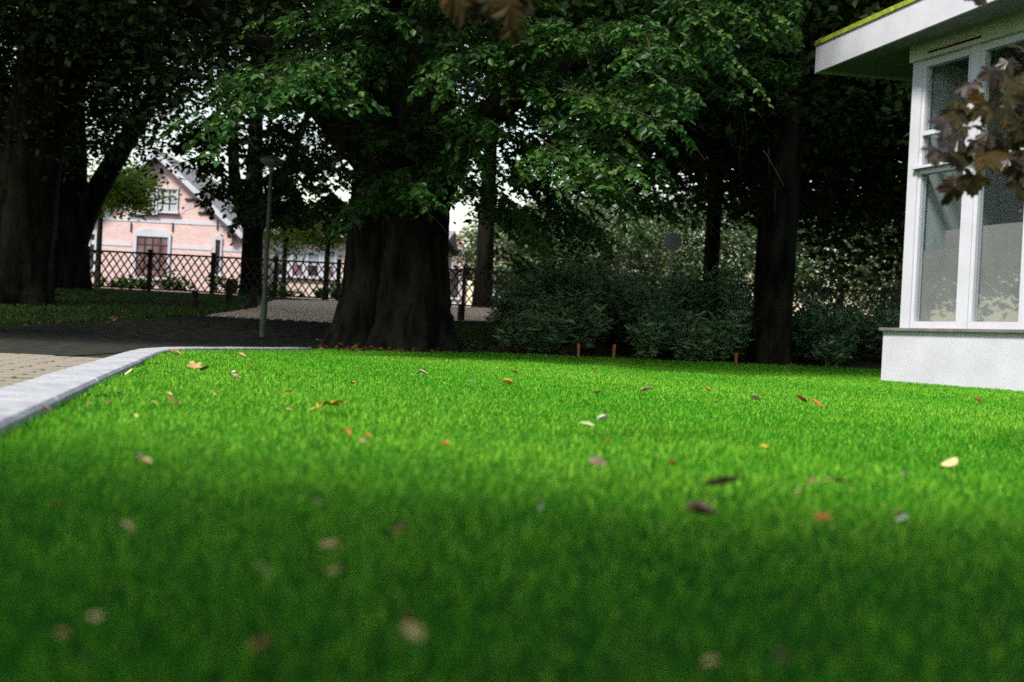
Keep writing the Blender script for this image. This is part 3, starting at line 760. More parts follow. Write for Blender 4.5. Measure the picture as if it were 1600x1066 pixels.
# ------------------------------------------------------------------ lattice fence
FY = 25.0
fx0, fx1 = at(40, 455, FY)[0], at(1420, 490, FY)[0]
fence = empty('lattice_fence', (0, FY, float(gz(0, FY))), label='dark wooden lattice fence with diamond openings along the lane', cat='fence')
fz = float(gz(-8, FY))
fh = .96
def fbox(n, a, b, bev=0): return keep_world(MB().box(a, b, bev).build(n, M['fence']), fence)
fbox('rail', (fx0, FY - .03, fz + fh - .045), (fx1, FY + .03, fz + fh))
fbox('rail', (fx0, FY - .025, fz + .03), (fx1, FY + .025, fz + .075))
pitch = 98.3 * FY / F_
x = at(134, 455, FY)[0] - pitch
pmesh = None
while x < fx1:
    z0 = fz
    if pmesh is None:
        mb = MB().box((-.045, -.045, -.15), (.045, .045, fh + .05), .0); mb.box((-.06, -.06, fh + .05), (.06, .06, fh + .085), .02)
        o = mb.build('post', M['fence']); pmesh = o.data
    else: o = link('post', pmesh, M['fence'])
    o.location = (x, FY - .001, fz); keep_world(o, fence); x += pitch
run, hh = .57, fh - .11
sm = {}
for sgn in (-1, 1):
    L = math.hypot(run, hh); c, s = run / L * sgn, hh / L
    wd = .016
    V = []
    for yy in ((-.012, -.002) if sgn < 0 else (.002, .012)):
        for a, b in ((-1, -1), (1, -1), (1, 1), (-1, 1)):
            V.append((a * L / 2 * c - b * wd * s * sgn, yy, a * L / 2 * s + b * wd * abs(c)))
    sm[sgn] = make_mesh('slat', V, [np.array([(0,3,2,1),(4,5,6,7),(0,1,5,4),(1,2,6,5),(2,3,7,6),(3,0,4,7)])])
cnt = 0
for sgn in (-1, 1):
    x = fx0 + run / 2
    while x < fx1 - run / 2 and cnt < 298:
        o = link('slat', sm[sgn], M['fence']); o.location = (x, FY, fz + .075 + hh / 2); keep_world(o, fence); x += .187; cnt += 1

# ------------------------------------------------------------------ bollards, lamp, sign, pegs
def bollard(px, pb, pt, label, Yd=None):
    p = hit(px, pb); h = (pb - pt) * p[1] / F_
    root = empty('bollard', p, label=label, cat='bollard', group='dark bollards along the lane')
    r = .072
    o = MB().tube([(0, 0, -.1), (0, 0, h * .82), (0, 0, h * .82), (0, 0, h * .85), (0, 0, h * .85)], [r, r, r * .86, r * .86, r], 14, True)
    o.build('post', M['bollard'], root)
    MB().tube([(0, 0, h * .85), (0, 0, h * .96), (0, 0, h)], [r, r, r * .7], 14, True).build('cap', M['bollard'], root)
bollard(303, 484, 456, 'short dark bollard on the grass bank, leftmost of the bollards')
bollard(357, 475, 436, 'tall dark bollard left of the three-limbed tree')
bollard(396, 481, 450, 'dark bollard close to the base of the three-limbed tree')
bollard(720, 501, 475, 'dark bollard just right of the great beech trunk')

lp = hit(410, 527); lt = at(428, 256, lp[1])
lamp = empty('street_lamp', lp, label='slim street lamp with a shallow bowl head beside the road', cat='street lamp')
h = lt[2] - lp[2]
MB().tube([(0, 0, -.2), (0, 0, .55), (0, 0, .56), (0, 0, h - .1)], [.05, .048, .036, .026], 14).build('post', M['metal'], lamp)
MB().tube([(0, 0, h - .12), (0, 0, h - .06), (0, 0, h - .055), (0, 0, h + .01), (0, 0, h + .045)], [.03, .045, .06, .15, .172], 20).build('lamp_bowl', M['shade'], lamp)
MB().tube([(0, 0, h + .047), (0, 0, h + .06), (0, 0, h + .10), (0, 0, h + .12)], [.18, .178, .08, .01], 20).build('lamp_cap', M['metal'], lamp)

sp0 = at(1048, 430, 30.0); sz = float(gz(sp0[0], 30.0)); st = at(1049, 378, 30.0)
sign = empty('road_sign', (sp0[0], 30.0, sz), label='round road sign seen from its dark back above the shrubs', cat='road sign')
MB().tube([(0, 0, -.2), (0, 0, st[2] - sz + .1)], [.03, .03], 10).build('post', M['sign'], sign)
mb = MB(); th = np.arange(28) / 28 * 2 * np.pi
mb.prism([(math.cos(t) * .27, math.sin(t) * .27 + st[2] - sz) for t in th], -.036, -.050, 'y'); mb.build('sign_plate', M['sign'], sign)
MB().box((-.03, -.0355, st[2] - sz - .12), (.03, -.029, st[2] - sz + .12)).build('bracket', M['metal'], sign)

for px, pb, pt, txt in ((903, 559, 538, 'orange-tipped wooden peg at the lawn edge, leftmost of three'), (958, 561, 539, 'orange-tipped wooden peg, middle one of the three'),
                        (1150, 569, 552, 'orange-tipped wooden peg in front of the straight tree trunk')):
    p = hit(px, pb + .5); h = (pb - pt) * p[1] / F_ + .01
    root = empty('marker_peg', p, label=txt, cat='peg', group='pegs along the back of the lawn')
    root.rotation_euler = (random.uniform(-.04, .04), random.uniform(-.05, .05), random.uniform(0, 1))
    MB().box((-.016, -.016, -.1), (.016, .016, h * .74)).build('stake', M['wood'], root)
    MB().box((-.0172, -.0172, h * .74), (.0172, .0172, h), .006).build('painted_tip', M['orange'], root)

# ------------------------------------------------------------------ brick house
HY = 40.0
k = HY / F_
hc = at(238, 440, HY); hx = hc[0]; hz = float(gz(hx, HY)) - .1
house = empty('brick_house', (hx, HY, hz), label='pink brick house with white bargeboards and an arched window', cat='house')
def lz(px, py): return at(px, py, HY)[2] - hz
def lx(px, py): return at(px, py, HY)[0] - hx
HWID = 3.55; eave = lz(372, 358) - .22; apex = eave + HWID * .86; DEP = 9.0
MB().prism([(-HWID, -.3), (HWID, -.3), (HWID, eave), (0, apex), (-HWID, eave)], 0, DEP, 'y').build('wall', M['brick'], house)
def roof_side(sg):
    o = .38; dx, dz = HWID + o, (apex - eave) * (HWID + o) / HWID
    a = (0, apex + .16); b = (sg * dx, apex + .16 - dz); c = (sg * dx, apex + .02 - dz); d = (0, apex + .02)
    mb = MB().prism([a, b, c, d] if sg < 0 else [d, c, b, a], -.38, DEP + .3, 'y'); r = mb.build('roof_slope', M['tile'], house)
    t0, t1 = (0, apex + .10), (sg * (dx + .02), apex + .10 - dz * (dx + .02) / dx)
    pts = [t0, t1, (t1[0], t1[1] - .26), (0, apex - .16)]
    MB().prism(pts if sg < 0 else pts[::-1], -.43, -.385, 'y').build('bargeboard', M['paint'], house)
for sg in (-1, 1): roof_side(sg)
for y in (383.5, 344.5):
    zc = lz(238, y)
    if y > 350:
        for a, b in ((-HWID, lx(209, 383) - .08), (lx(266, 383) + .08, lx(335, 383) - .08), (lx(346, 383) + .08, HWID)):
            MB().box((a, -.02, zc - .085), (b, .02, zc + .085)).build('stone_band', M['band'], house)
    else: MB().box((-HWID + .01, -.02, zc - .085), (HWID - .01, .02, zc + .085)).build('stone_band', M['band'], house)
def window(x0, x1, z0, z1, nx, nz, glass, arch=0.0, parent=house, fw=.11, frame='paint', bars='muntin', split=None):
    root = MB()
    pts_o = [(x0 - fw, z0 - fw * .6), (x1 + fw, z0 - fw * .6), (x1 + fw, z1 + fw)]
    cx = (x0 + x1) / 2
    if arch: pts_o += [(cx + (x1 - x0 + 2 * fw) / 2 * math.cos(t), z1 + fw + arch * math.sin(t)) for t in np.linspace(.15, math.pi - .15, 9)]
    pts_o += [(x0 - fw, z1 + fw)]
    root.box((x0 - fw, -.06, z0 - .02), (x0, .03, z1)); root.box((x1, -.06, z0 - .02), (x1 + fw, .03, z1))
    top = [(x0 - fw, z1), (x1 + fw, z1), (x1 + fw, z1 + fw)] + ([(cx + (x1 - x0 + 2 * fw) / 2 * math.cos(t), z1 + fw + arch * math.sin(t)) for t in np.linspace(.1, math.pi - .1, 9)] if arch else []) + [(x0 - fw, z1 + fw)]
    root.prism(top, .03, -.06, 'y')
    win = root.build('window', M[frame], parent)
    MB().box((x0 - fw - .06, -.14, z0 - .12), (x1 + fw + .06, .03, z0 - .021)).build('sill', M['band'], win)
    w_, h_ = (x1 - x0) / nx, (z1 - z0) / nz
    for i in range(nx):
        for j in range(nz):
            g = M[glass] if split is None or j < split else M['hglass_l']
            MB().box((x0 + i * w_ + .012, -.015, z0 + j * h_ + .012), (x0 + (i + 1) * w_ - .012, -.004, z0 + (j + 1) * h_ - .012)).build('pane', g, win)
    for i in range(1, nx): MB().box((x0 + i * w_ - .018, -.04, z0 + .001), (x0 + i * w_ + .018, -.001, z1 - .001)).build('glazing_bar', M[bars], win)
    for j in range(1, nz): MB().box((x0 + .001, -.034, z0 + j * h_ - .016), (x1 - .001, -.002, z0 + j * h_ + .016)).build('glazing_bar', M[bars], win)
    return win
window(lx(213, 400), lx(262, 400), lz(238, 433), lz(238, 370), 4, 5, 'curtain', arch=.22)
window(lx(207, 313), lx(242, 313), lz(225, 331), lz(225, 298), 3, 3, 'hglass_l')
window(lx(244, 313), lx(276, 313), lz(260, 329), lz(260, 296), 3, 3, 'hglass_l', fw=.07)
window(lx(336.5, 400), lx(344, 400), lz(340, 428), lz(340, 375), 1, 2, 'hglass', arch=.09, fw=.07)
window(lx(141, 400), lx(147.5, 400), lz(144, 420), lz(144, 366), 1, 2, 'hglass', arch=.09, fw=.07)
for px, py in ((270, 355), (340, 352), (205, 355)): MB().box((lx(px, py) - .02, -.05, lz(px, py) - .18), (lx(px, py) + .02, -.001, lz(px, py) + .18)).build('wall_anchor', M['muntin'], house)
for px, py, s in ((300, 312, .9), (318, 333, .7)): MB().box((lx(px, py) - .3 * s, -.06, lz(px, py) - .04), (lx(px, py) + .3 * s, -.001, lz(px, py) + .04)).build('gable_bracket', M['muntin'], house)
mb = MB().box((lx(362, 369) - .1, -.3, lz(362, 369) - .1), (lx(362, 369) + .1, -.12, lz(362, 369) + .14), .04); mb.box((lx(362, 369) - .02, -.12, lz(362, 369) + .02), (lx(362, 369) + .02, -.001, lz(362, 369) + .06)); mb.build('wall_lantern', M['muntin'], house)
MB().tube([(-HWID + .12, -.09, .1), (-HWID + .12, -.09, eave - .1)], [.05, .05], 10).build('downpipe', M['paint'], house)

# low wing with the band of white windows
WY = 42.0
wc = at(480, 440, WY); wx = wc[0]; wz = float(gz(wx, WY)) - .1
wing = empty('long_low_house', (wx, WY, wz), label='low pale brick house with a long white window band', cat='house')
def wl(px, py): p = at(px, py, WY); return p[0] - wx, p[2] - wz
xa, xb = wl(376, 400)[0], wl(690, 400)[0]; ev = wl(480, 366)[1]
MB().box((xa, 0, -.3), (xb, 7, ev)).build('wall', M['brick2'], wing)
MB().prism([(-.5, ev - .05), (3.6, ev + 2.2), (7.6, ev - .05)], xa - .3, xb + .3, 'z') if False else None
mbr = MB()
V = [(xa - .3, -.5, ev + .02), (xb + .3, -.5, ev + .02), (xb + .3, 3.5, ev + .85), (xa - .3, 3.5, ev + .85), (xb + .3, 7.5, ev + .02), (xa - .3, 7.5, ev + .02)]
mbr.add(V, [[(0, 1, 2, 3)], [(3, 2, 4, 5)], [(0, 5, 4, 1)], [(0, 3, 5)], [(1, 4, 2)]]); mbr.build('roof', M['tile'], wing)
MB().box((xa - .3, -.58, ev - .1), (xb + .3, -.505, ev + .06)).build('gutter', M['paint'], wing)
x0, z0 = wl(428, 432); x1, z1 = wl(527, 404)
nlt = 4; ww = (x1 - x0) / nlt
zz0, zz1 = wl(478, 431)[1], wl(478, 397)[1]
for i in range(nlt):
    window(x0 + i * ww + .12, x0 + (i + 1) * ww - .12, zz0, zz1, 1, 2, 'hglass' if i % 2 == 0 else 'curtain', parent=wing, fw=.115, split=1, bars='paint')

# two distant houses in the gap behind the beech
def far_house(name, px, py_b, Yh, wpx, hpx, rpx, label, wallm):
    c = at(px, py_b, Yh); z = float(gz(c[0], Yh)); kk = Yh / F_
    root = empty(name, (c[0], Yh, z), label=label, cat='house')
    w2 = wpx * kk / 2; ez = at(px, hpx, Yh)[2] - z; az = at(px, rpx, Yh)[2] - z
    MB().box((-w2, 0, -.3), (w2, 6, ez)).build('wall', M[wallm], root)
    V = [(-w2 - .3, -.4, ez), (w2 + .3, -.4, ez), (w2 + .3, 3, az), (-w2 - .3, 3, az), (w2 + .3, 6.4, ez), (-w2 - .3, 6.4, ez)]
    rf = MB().add(V, [[(0, 1, 2, 3)], [(3, 2, 4, 5)], [(0, 5, 4, 1)], [(0, 3, 5)], [(1, 4, 2)]]).build('roof', M['tile'], root)
    MB().box((w2 * .3, 2.6, az - .6), (w2 * .3 + .7, 3.3, az + .9)).build('chimney', M['redbrick'], rf)
    for i in (-.55, .0, .55):
        window(i * w2 - .4, i * w2 + .4, ez * .35, ez * .78, 2, 2, 'hglass', parent=root, fw=.09)
far_house('distant_house', 690, 430, 75.0, 70, 396, 378, 'distant grey-roofed house in the gap right of the great beech', 'brick2')
far_house('distant_house', 800, 440, 62.0, 56, 392, 366, 'distant red brick house behind the drooping branches', 'redbrick')
far_house('distant_house', 1000, 440, 66.0, 170, 402, 380, 'distant pale house glimpsed behind the far trees', 'brick2')

# ------------------------------------------------------------------ white building at right
bld = empty('white_building', (BC[0], BC[1], 0), BANG, label='white flat-roofed pavilion with tall windows at the right edge', cat='building')
def bb(n, a, b, m, bev=0, parent=None): return MB().box(a, b, bev).build(n, M[m], parent or bld)
PX1 = 7.5; SZ = .637; HZ = 3.77
bb('plinth', (0, 0, -.1), (PX1, .34, SZ - .036), 'render'); bb('plinth', (0, .34, -.1), (.34, 5.0, SZ - .036), 'render')
bb('sill', (-.03, -.045, SZ - .034), (PX1, .36, SZ), 'slate', .006); bb('sill', (-.03, .362, SZ - .034), (.36, 5.0, SZ), 'slate', .006)
ix = .13; iy = .12
bb('corner_post', (ix, iy, SZ + .001), (ix + .14, iy + .17, HZ), 'paint', .0)
# window bays: (x0, x1) openings between mullions
bays = [(ix + .14, .95), (1.07, 1.74), (1.86, 2.53), (2.65, 3.32), (3.44, 4.11), (4.23, 4.9), (5.02, 5.69), (5.81, 6.48)]
for a, b in zip(bays[:-1], bays[1:]): bb('mullion', (a[1], iy + .006, SZ + .001), (b[0], iy + .13, HZ), 'paint')
bb('header_beam', (ix - .03, iy - .035, HZ + .001), (PX1, iy + .2, HZ + .40), 'header')
bb('vent_slot', (ix + .25, iy - .039, HZ + .045), (1.1, iy - .036, HZ + .07), 'slot')
T1, T2 = 1.92, 2.42
for n_, (a, b) in enumerate(bays):
    win = bb('window', (a + .001, iy + .02, SZ + .002), (b - .001, iy + .11, SZ + .085), 'paint')
    bb('frame', (a + .001, iy + .02, HZ - .085), (b - .001, iy + .11, HZ - .002), 'paint', parent=win)
    bb('frame', (a + .001, iy + .02, SZ + .086), (a + .046, iy + .11, HZ - .086), 'paint', parent=win); bb('frame', (b - .046, iy + .02, SZ + .086), (b - .001, iy + .11, HZ - .086), 'paint', parent=win)
    zt = (2.30, 2.36)
    bb('transom', (a + .047, iy - .002, 2.43), (b - .047, iy + .105, 2.49), 'paint', parent=win)
    bb('ledge', (a - .04, iy - .055, 2.492), (b - .05, iy + .1, 2.522), 'paint', parent=win)
    if n_ != 1: bb('transom', (a + .047, iy + .0, 2.88), (b - .047, iy + .104, 2.93), 'paint', parent=win)
    g0 = SZ + .086
    for z0, z1 in ((g0, 2.429), (2.523, HZ - .086)):
        bb('pane', (a + .047, iy + .060, z0), (b - .047, iy + .068, z1), 'glass', parent=win)
# end wall of the building (dark, facing the trees) and the room behind the glass
bb('end_wall', (ix + .02, iy + .18, SZ + .001), (ix + .16, 5.0, HZ), 'paint')
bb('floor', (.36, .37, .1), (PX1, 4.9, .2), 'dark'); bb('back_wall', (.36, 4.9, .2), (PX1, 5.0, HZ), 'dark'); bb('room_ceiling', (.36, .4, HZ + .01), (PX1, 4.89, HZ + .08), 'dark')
bb('room_partition', (.28, .25, .2), (.98, .28, 1.55), 'panel'); bb('room_partition', (1.02, .25, .2), (6.4, .28, 1.78), 'panel'); bb('room_partition', (.42, .45, .2), (1.5, .49, 1.80), 'panel')
# flat roof slab
RZ = HZ + .40
A = at(1273, 115, 1.0); 
def ray_z(px, py, z):
    u, v = uv_(px, py); Y = (z - CAMH) / v; return np.array((u * Y, Y))
ra = ray_z(1273, 114, RZ - .22); rb = ray_z(1557, -1, RZ - .22)
dfront = (rb - ra) / np.linalg.norm(rb - ra)
pts = [ra, ra + dfront * 9.0, ra + dfront * 9.0 + np.array((6.5, 2.5)), ra + np.array((6.0, .55))]
inv = lambda p: ((p[0] - BC[0]) * BD[0] + (p[1] - BC[1]) * BD[1], (p[0] - BC[0]) * BM[0] + (p[1] - BC[1]) * BM[1])
rp = [inv(p) for p in pts]
R0 = RZ - .22
cen = np.mean(rp, axis=0)
ins = [tuple(np.array(p) + (cen - np.array(p)) * .012) for p in rp]
fas_h = 42 / F_ * ra[1]
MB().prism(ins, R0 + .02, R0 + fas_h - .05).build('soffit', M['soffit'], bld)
for i in range(4):
    p, q = np.array(rp[i]), np.array(rp[(i + 1) % 4]); d = (q - p) / np.linalg.norm(q - p); nn = np.array((-d[1], d[0])) * (1 if np.dot(np.array((-d[1], d[0])), cen - p) > 0 else -1)
    e = .003 * i
    MB().prism([p, q, q + nn * .035 - d * .036, p + nn * .035 + d * .036], R0 - e, R0 + fas_h).build('fascia', M['paint'], bld)
    MB().prism([p - nn * .02, q - nn * .02, q + nn * .12, p + nn * .12], R0 + fas_h + .002 + e, R0 + fas_h + .06 + e).build('mossy_roof_edge', M['mossy'], bld)

# ------------------------------------------------------------------ maple: near branches and the crown that shades the foreground
def maple_outline():
    lobes = [(-125, .52), (-62, .86), (0, 1.0), (62, .86), (125, .52)]
    pts = []
    for i, (a, r) in enumerate(lobes):
        for da, f in ((-24, .66), (-19, .74), (-16, .88), (-7, .86), (0, 1.0), (7, .86), (16, .88), (19, .74), (24, .66)):
            t = math.radians(a + da * (1.0 if r > .6 else .8)); pts.append((math.sin(t) * r * f, math.cos(t) * r * f))
        if i < 4:
            t = math.radians((a + lobes[i + 1][0]) / 2); pts.append((math.sin(t) * .47, math.cos(t) * .47))
    pts.append((.02, -.04)); pts.append((-.02, -.04))
    return pts
def maple_mesh(name, curl, seed):
    r_ = np.random.default_rng(seed); o = np.array(maple_outline()); n = len(o)
    z = -curl * (o ** 2).sum(1) + .10 * np.abs(np.sin(np.arctan2(o[:, 0], o[:, 1]) * 2.9)) * np.linalg.norm(o, axis=1) + r_.normal(0, .02, n)
    V = [(0, .05, .03)] + [(p[0], p[1], q) for p, q in zip(o, z)]
    F = [(0, 1 + (i + 1) % n, 1 + i) for i in range(n)]
    V = np.array(V); m = len(V)
    # petiole as a thin three-sided stalk
    st = np.array([(.012, -.02, .0), (-.012, -.02, 0), (0, -.02, .02), (.01, -.75, -.12), (-.01, -.75, -.12), (0, -.75, -.10)])
    V = np.concatenate([V, st]); F += [(m, m+1, m+4), (m, m+4, m+3), (m+1, m+2, m+5), (m+1, m+5, m+4), (m+2, m, m+3), (m+2, m+3, m+5)]
    return make_mesh(name, V, [np.array(F)], smooth=False)
mm = []
for i, mt in enumerate(('maple', 'maple_c', 'maple_b', 'maple', 'maple_c')):
    me = maple_mesh('leaf', .16 + .09 * i, i); me.materials.append(M[mt]); mm.append(me)
mroot = empty('maple_tree', (1.9, -1.4, 0), label='purple-leaved maple whose branches hang into view at the right and top', cat='tree')
tree_parts(mroot, ([(1.9, -1.4, -.05), (1.9, -1.4, .3), (1.85, -1.3, 1.2), (1.6, -1.2, 2.2), (1.3, -1.2, 3.4), (1.2, -1.2, 4.6)], [.16, .14, .12, .1, .07, .03]),
           [([(1.85, -1.3, 1.3), (2.0, -.2, 1.75), (2.05, 1.2, 1.75), (1.95, 2.4, 1.42), (1.75, 2.85, 1.2)], [.06, .045, .03, .016, .008]),
            ([(1.6, -1.2, 2.2), (1.0, -.3, 2.35), (.35, 1.0, 1.9), (-.02, 1.9, 1.3), (-.06, 2.2, 1.12)], [.06, .04, .025, .012, .006]),
            ([(1.6, -1.2, 2.4), (.4, -1.0, 3.2), (-1.2, -.6, 3.3)], [.06, .04, .015]),
            ([(1.5, -1.2, 2.8), (2.6, -.8, 3.5), (3.4, .0, 3.4)], [.06, .04, .015])], M['bark2'], seg=14, flare=.3)
def maple_leaf(P, S, face, spin, k=None):
    o = link('leaf', mm[random.randrange(5) if k is None else k], None)
    f = Vector(face).normalized(); down = Vector((math.sin(spin), 0, -math.cos(spin)))
    yv = (down - f * down.dot(f)).normalized(); xv = yv.cross(f)
    o.matrix_basis = Matrix(((xv.x * S, yv.x * S, f.x * S, P[0]), (xv.y * S, yv.y * S, f.y * S, P[1]), (xv.z * S, yv.z * S, f.z * S, P[2]), (0, 0, 0, 1)))
    return keep_world(o, mroot)
cl_r = [(1680, 20), (1596, 60), (1565, 95), (1520, 120), (1495, 150), (1470, 150), (1455, 185), (1448, 215), (1462, 262), (1478, 290), (1500, 304), (1525, 278), (1560, 250), (1590, 312), (1600, 322), (1680, 340)]
for i, p in enumerate(region_starts(cl_r, 118, 2.45, 3.15)):
    maple_leaf(p, random.uniform(.042, .066), (random.gauss(-.15, .45), -1 + random.gauss(0, .3), random.uniform(-.1, 1.5)), random.gauss(0, .6))
cl_t = [(672, -60), (690, 20), (715, 30), (745, 20), (775, 25), (800, 45), (830, 10), (850, -60)]
for i, p in enumerate(region_starts(cl_t, 26, 2.0, 2.5)):
    maple_leaf(p, random.uniform(.045, .06), (random.gauss(0, .4), -1 + random.gauss(0, .3), random.uniform(-.3, .8)), random.gauss(0, .35), k=random.choice((2, 2, 0, 3)))
for i in range(2): maple_leaf(at(1522 + 7 * i, -10, 2.9), .05, (0, -1, .5), .2, 0)
# crown above and behind the camera
def maple_crown(n):
    r_ = np.random.default_rng(31)
    P = np.stack([r_.uniform(-4.2, 4.8, n), r_.uniform(-5.2, 1.2, n), r_.uniform(1.3, 4.4, n)], 1)
    e = ((P[:, 0] - .3) / 4.7) ** 2 + ((P[:, 1] + 2.0) / 3.3) ** 2 + ((P[:, 2] - 2.7) / 1.7) ** 2
    lump = .18 * np.sin(P[:, 0] * 2.3 + 1) + .12 * np.sin(P[:, 0] * 5.1 + P[:, 2] * 3)
    ok = (e < 1.05) & (P[:, 1] < 1.62 - .58 * P[:, 2] + lump) & (P[:, 2] > 1.0 + .45 * np.maximum(P[:, 1], 0))
    P = P[ok]; m = len(P); D = r_.normal(size=(m, 3)); D[:, 2] -= .5
    V, F, k_ = leaf_cloud(P, D, np.array((0, 0, 1.0)) + r_.normal(0, .4, (m, 3)), r_.uniform(.10, .17, m), True)
    o = link('crown', make_mesh('crown', V, F), M['maple']); keep_world(o, mroot)
maple_crown(68000)

# ------------------------------------------------------------------ fallen leaves on the lawn
OVAL = {}
def oval_mesh(curl, seed):
    r_ = np.random.default_rng(seed); n = 7; V, F = [], []
    for i in range(n):
        t = i / (n - 1); wv = .34 * math.sin(math.pi * min(1, t * .93 + .05)) ** .8 + .005
        for s in (-1, -.5, 0, .5, 1):
            V.append((s * wv, t - .5, curl * (s * s) * .5 * wv * 2 + .25 * curl * (t - .5) ** 2 * 2 + r_.normal(0, .008)))
    for i in range(n - 1):
        for j in range(4): a = i * 5 + j; F.append((a, a + 1, a + 6, a + 5))
    return make_mesh('fallen_leaf', np.array(V), [np.array(F)], smooth=True)
ov = [oval_mesh(c, i) for i, c in enumerate((.5, 1.1, -.5, .9))]
mpl = [maple_mesh('fallen_leaf', c, 20 + i) for i, c in enumerate((.12, -.3))]
leafcol = dict(yellow=((.70, .42, .05), (.62, .30, .04)), cream=((.62, .52, .28), (.55, .40, .16)), pink=((.60, .40, .36), (.5, .3, .28)), brown=((.20, .09, .04), (.13, .06, .03)), tan=((.42, .28, .14), (.32, .2, .09)),
               orange=((.55, .16, .03), (.42, .10, .03)), red=((.36, .05, .03), (.25, .035, .03)), maroon=((.10, .045, .035), (.28, .19, .15)), white=((.66, .62, .60), (.5, .46, .44)), green=((.22, .30, .10), (.3, .36, .16)))
LM = {k_: mat('fallen_' + k_, a, .55, .4, col2=b, scale=3) for k_, (a, b) in leafcol.items()}
FL = [  # px, py, length in px, colour, shape, tilt, label
    (508, 640, 58, 'yellow', 'm', .28, 'wide flat yellow maple leaf lying alone on the left half of the lawn'),
    (272, 624, 22, 'brown', 'o', .7, 'brown curled leaf near the kerb, darkest one on the left lawn'),
    (449, 611, 11, 'yellow', 'o', .2, 'small yellow leaf left of the wide yellow maple leaf'),
    (660, 585, 18, 'pink', 'o', .8, 'pale pink curled leaf below the great beech'),
    (649, 588, 10, 'white', 'o', .6, 'small whitish leaf touching the pale pink curled leaf'),
    (657, 601, 10, 'red', 'o', .8, 'tiny red leaf just under the pale pink curled leaf'),
    (792, 600, 18, 'yellow', 'o', .5, 'bright yellow leaf in the middle of the far lawn'),
    (736, 598, 10, 'white', 'o', .6, 'small white leaf left of the bright yellow leaf'),
    (495, 689, 13, 'white', 'o', .7, 'small pale leaf below the wide yellow maple leaf'),
    (916, 664, 26, 'green', 'o', .25, 'pale green twisted leaf lying mid lawn, left piece'),
    (943, 656, 20, 'white', 'o', .5, 'whitish tip of the twisted leaf mid lawn, right piece'),
    (1011, 611, 20, 'pink', 'o', .5, 'pale pinkish flat leaf on the far lawn right of centre'),
    (935, 614, 13, 'tan', 'o', .4, 'tan leaf left of the pale pinkish flat leaf'),
    (932, 741, 34, 'maroon', 'm', 1.1, 'upright maroon and grey maple leaf standing at the shade edge'),
    (1128, 763, 62, 'maroon', 'o', .55, 'long maroon rolled leaf lying at the shade edge'),
    (1092, 801, 46, 'maroon', 'o', .25, 'dull dark leaf just below the long maroon rolled leaf'),
    (1302, 757, 52, 'tan', 'm', .1, 'flat olive tan maple leaf at the shade edge at right'),
    (1483, 720, 32, 'cream', 'o', .5, 'cream leaf with a dark end on the right lawn'),
    (1411, 741, 12, 'white', 'o', .7, 'small white leaf left of the cream leaf with dark end'),
    (1178, 625, 18, 'pink', 'o', .6, 'pink and white leaf left of the orange leaf'),
    (1200, 631, 9, 'white', 'o', .6, 'tiny white leaf beside the pink and white leaf'),
    (1251, 628, 20, 'red', 'o', .9, 'dark red folded leaf left of the orange leaf'),
    (1279, 632, 22, 'orange', 'o', .9, 'vivid orange leaf before the white building'),
    (1239, 578, 15, 'tan', 'm', .8, 'pale star-shaped leaf near the straight tree trunk'),
    (1527, 627, 10, 'red', 'o', .7, 'small red leaf beneath the white plinth'),
    (1283, 820, 32, 'orange', 'm', .4, 'blurred orange leaf in the shaded right foreground'),
    (1408, 806, 20, 'white', 'o', .6, 'blurred pale leaf right of the blurred orange leaf'),
    (622, 820, 30, 'brown', 'o', .6, 'blurred brown leaf in the shaded centre foreground'),
    (92, 805, 24, 'orange', 'm', .5, 'blurred orange brown leaf in the shaded left foreground'),
    (416, 915, 36, 'cream', 'm', .8, 'blurred cream leaf in the dark left foreground'),
    (642, 990, 44, 'cream', 'o', .9, 'blurred pale leaf at the bottom centre'),
    (636, 967, 24, 'brown', 'o', .8, 'blurred brown leaf touching the pale bottom centre leaf'),
    (1111, 1037, 26, 'cream', 'o', .7, 'blurred yellowish leaf at the bottom right of centre'),
    (1224, 1046, 32, 'brown', 'm', .6, 'blurred dark brown leaf at the bottom edge'),
    (130, 1030, 22, 'brown', 'o', .8, 'blurred brown leaf at the bottom left corner'),
    (845, 788, 14, 'white', 'o', .7, 'small pale grey leaf in the shaded lawn centre'),
    (1252, 767, 20, 'cream', 'o', .3, 'faint yellowish leaf left of the flat olive tan leaf'),
    (1195, 693, 12, 'yellow', 'o', .3, 'small yellow leaf on the bright right lawn'),
    (200, 582, 14, 'cream', 'o', 1.0, 'cream leaf leaning by the far end of the kerb'),
    (306, 580, 26, 'tan', 'm', .4, 'tan leaf heap piece left of the street lamp foot'),
    (320, 579, 16, 'brown', 'o', .6, 'brown leaf lying against the tan leaf'),
    (271, 554, 20, 'tan', 'o', .4, 'tan leaf at the lawn corner by the kerb end'),
    (377, 556, 14, 'tan', 'o', .5, 'pale tan leaf at the lawn edge under the lamp'),
    (368, 590, 14, 'pink', 'o', .5, 'pinkish leaf on the far left lawn'),
    (365, 579, 9, 'white', 'o', .5, 'tiny white leaf behind the pinkish leaf'),
    (211, 649, 9, 'cream', 'o', .6, 'small cream leaf near the kerb'),
    (107, 658, 9, 'red', 'o', .6, 'small reddish leaf nearest the kerb'),
    (218, 712, 14, 'white', 'o', .5, 'pale grey leaf on the left lawn'),
    (1050, 722, 16, 'orange', 'o', .3, 'small orange leaf right of the upright maroon leaf'),
]
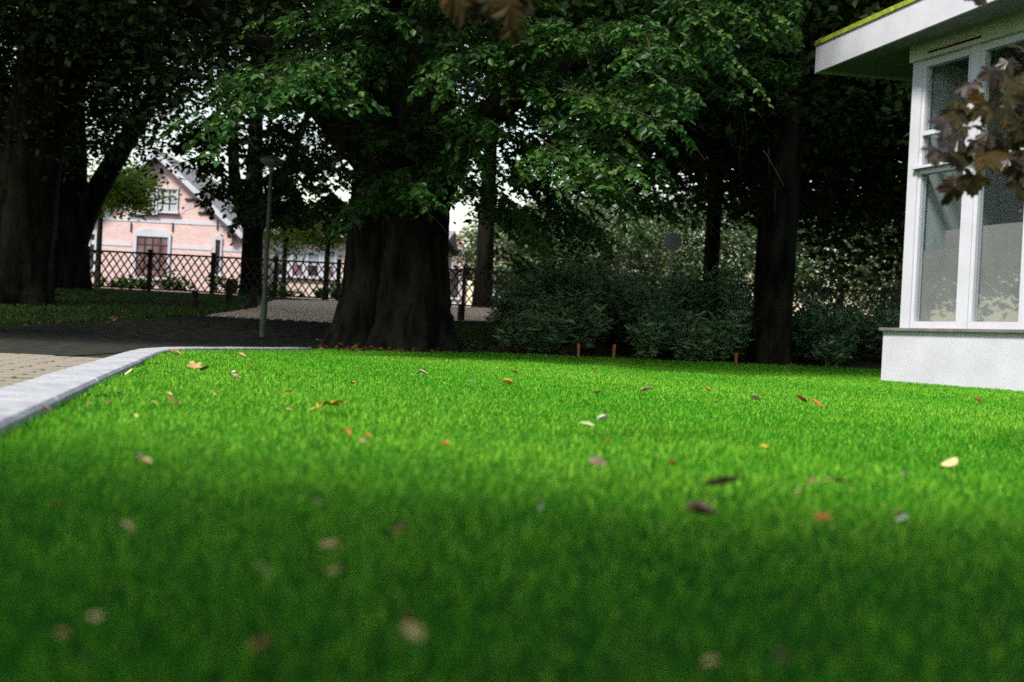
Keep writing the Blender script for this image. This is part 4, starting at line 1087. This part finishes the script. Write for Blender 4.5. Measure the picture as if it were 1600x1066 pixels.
def fallen(px, py, lp_, colr, shp, tilt, label, group=None):
    p = hit(px, py, .03); d = math.hypot(p[0], p[1])
    S = lp_ * d / F_
    src = (ov if shp == 'o' else mpl)[random.randrange(4 if shp == 'o' else 2)]
    me = src.copy(); me.materials.clear(); me.materials.append(LM[colr])
    if shp == 'm': S *= .62
    o = link('fallen_leaf', me, None)
    o.location = (p[0], p[1], p[2] + (.024 if shp == 'o' else .036) + S * (.3 if shp == 'o' else .5) * tilt); o.scale = (S * (random.uniform(.6, 1) if shp == 'o' else 1), S, S)
    o.rotation_euler = (tilt * random.uniform(.5, .9), random.uniform(-.3, .3) + tilt * random.uniform(-.5, .2), random.choice((1, -1)) * (math.pi / 2 + random.uniform(-.5, .5)) if shp == 'o' else random.uniform(-3, 3))
    tag(o, label, 'leaf', group)
for f in FL: fallen(*f, group='fallen leaves on the lawn')
# crumbs of leaf scattered everywhere: small, alike
for i in range(70):
    px = random.uniform(20, 1590); py = random.choice((random.uniform(562, 620), random.uniform(562, 640), random.uniform(562, 700), random.uniform(562, 700), random.uniform(700, 1000)))
    p = hit(px, py, .03)
    if not in_poly(np.array([p[0]]), np.array([p[1]]), LAWN)[0] or in_building(p[0], p[1], .1) or p[1] > 14: continue
    far_ = p[1] > 4
    cl_ = random.choice(('tan', 'brown', 'orange', 'tan', 'cream', 'red'))
    fallen(px, py, random.uniform(.018, .04) * F_ / p[1] if far_ else random.uniform(.012, .022) * F_ / p[1], cl_, 'o', random.uniform(.1, .8),
           'tiny %s leaf scrap in the %s of the lawn' % (cl_, ('shaded near ' if py > 745 else 'sunlit far ' if py < 640 else 'bright middle ') + ('left' if px < 533 else 'centre' if px < 1066 else 'right')), 'leaf scraps in the grass')

# brown litter under the trees, along the bank, the road edge and the foot of the beech
def litter(name, poly, n, label):
    P = P2([hit(*p) for p in poly]); lo, hi = P.min(0), P.max(0)
    X = rng.uniform(lo[0], hi[0], n * 4); Y = rng.uniform(lo[1], hi[1], n * 4); q = in_poly(X, Y, P); X, Y = X[q][:n], Y[q][:n]
    m = len(X); a = rng.uniform(0, 6.28, m)
    V, F, k_ = leaf_cloud(np.stack([X, Y, gz(X, Y) + rng.uniform(.012, .05, m)], 1), np.stack([np.cos(a), np.sin(a), rng.normal(0, .25, m)], 1), np.array((0, 0, 1.0)) + rng.normal(0, .35, (m, 3)), rng.uniform(.05, .10, m))
    tag(link(name, make_mesh(name, V, F), LM['brown']), label, 'leaf litter', kind='stuff')
litter('bank_litter', [(0, 517), (150, 509), (323, 497), (420, 481), (410, 466), (250, 460), (130, 455), (0, 454)], 600, 'brown leaf litter strewn over the shaded grass bank')
litter('foot_litter', [(480, 549), (730, 552), (900, 556), (900, 540), (720, 520), (500, 530)], 700, 'brown leaf litter round the foot of the great beech')
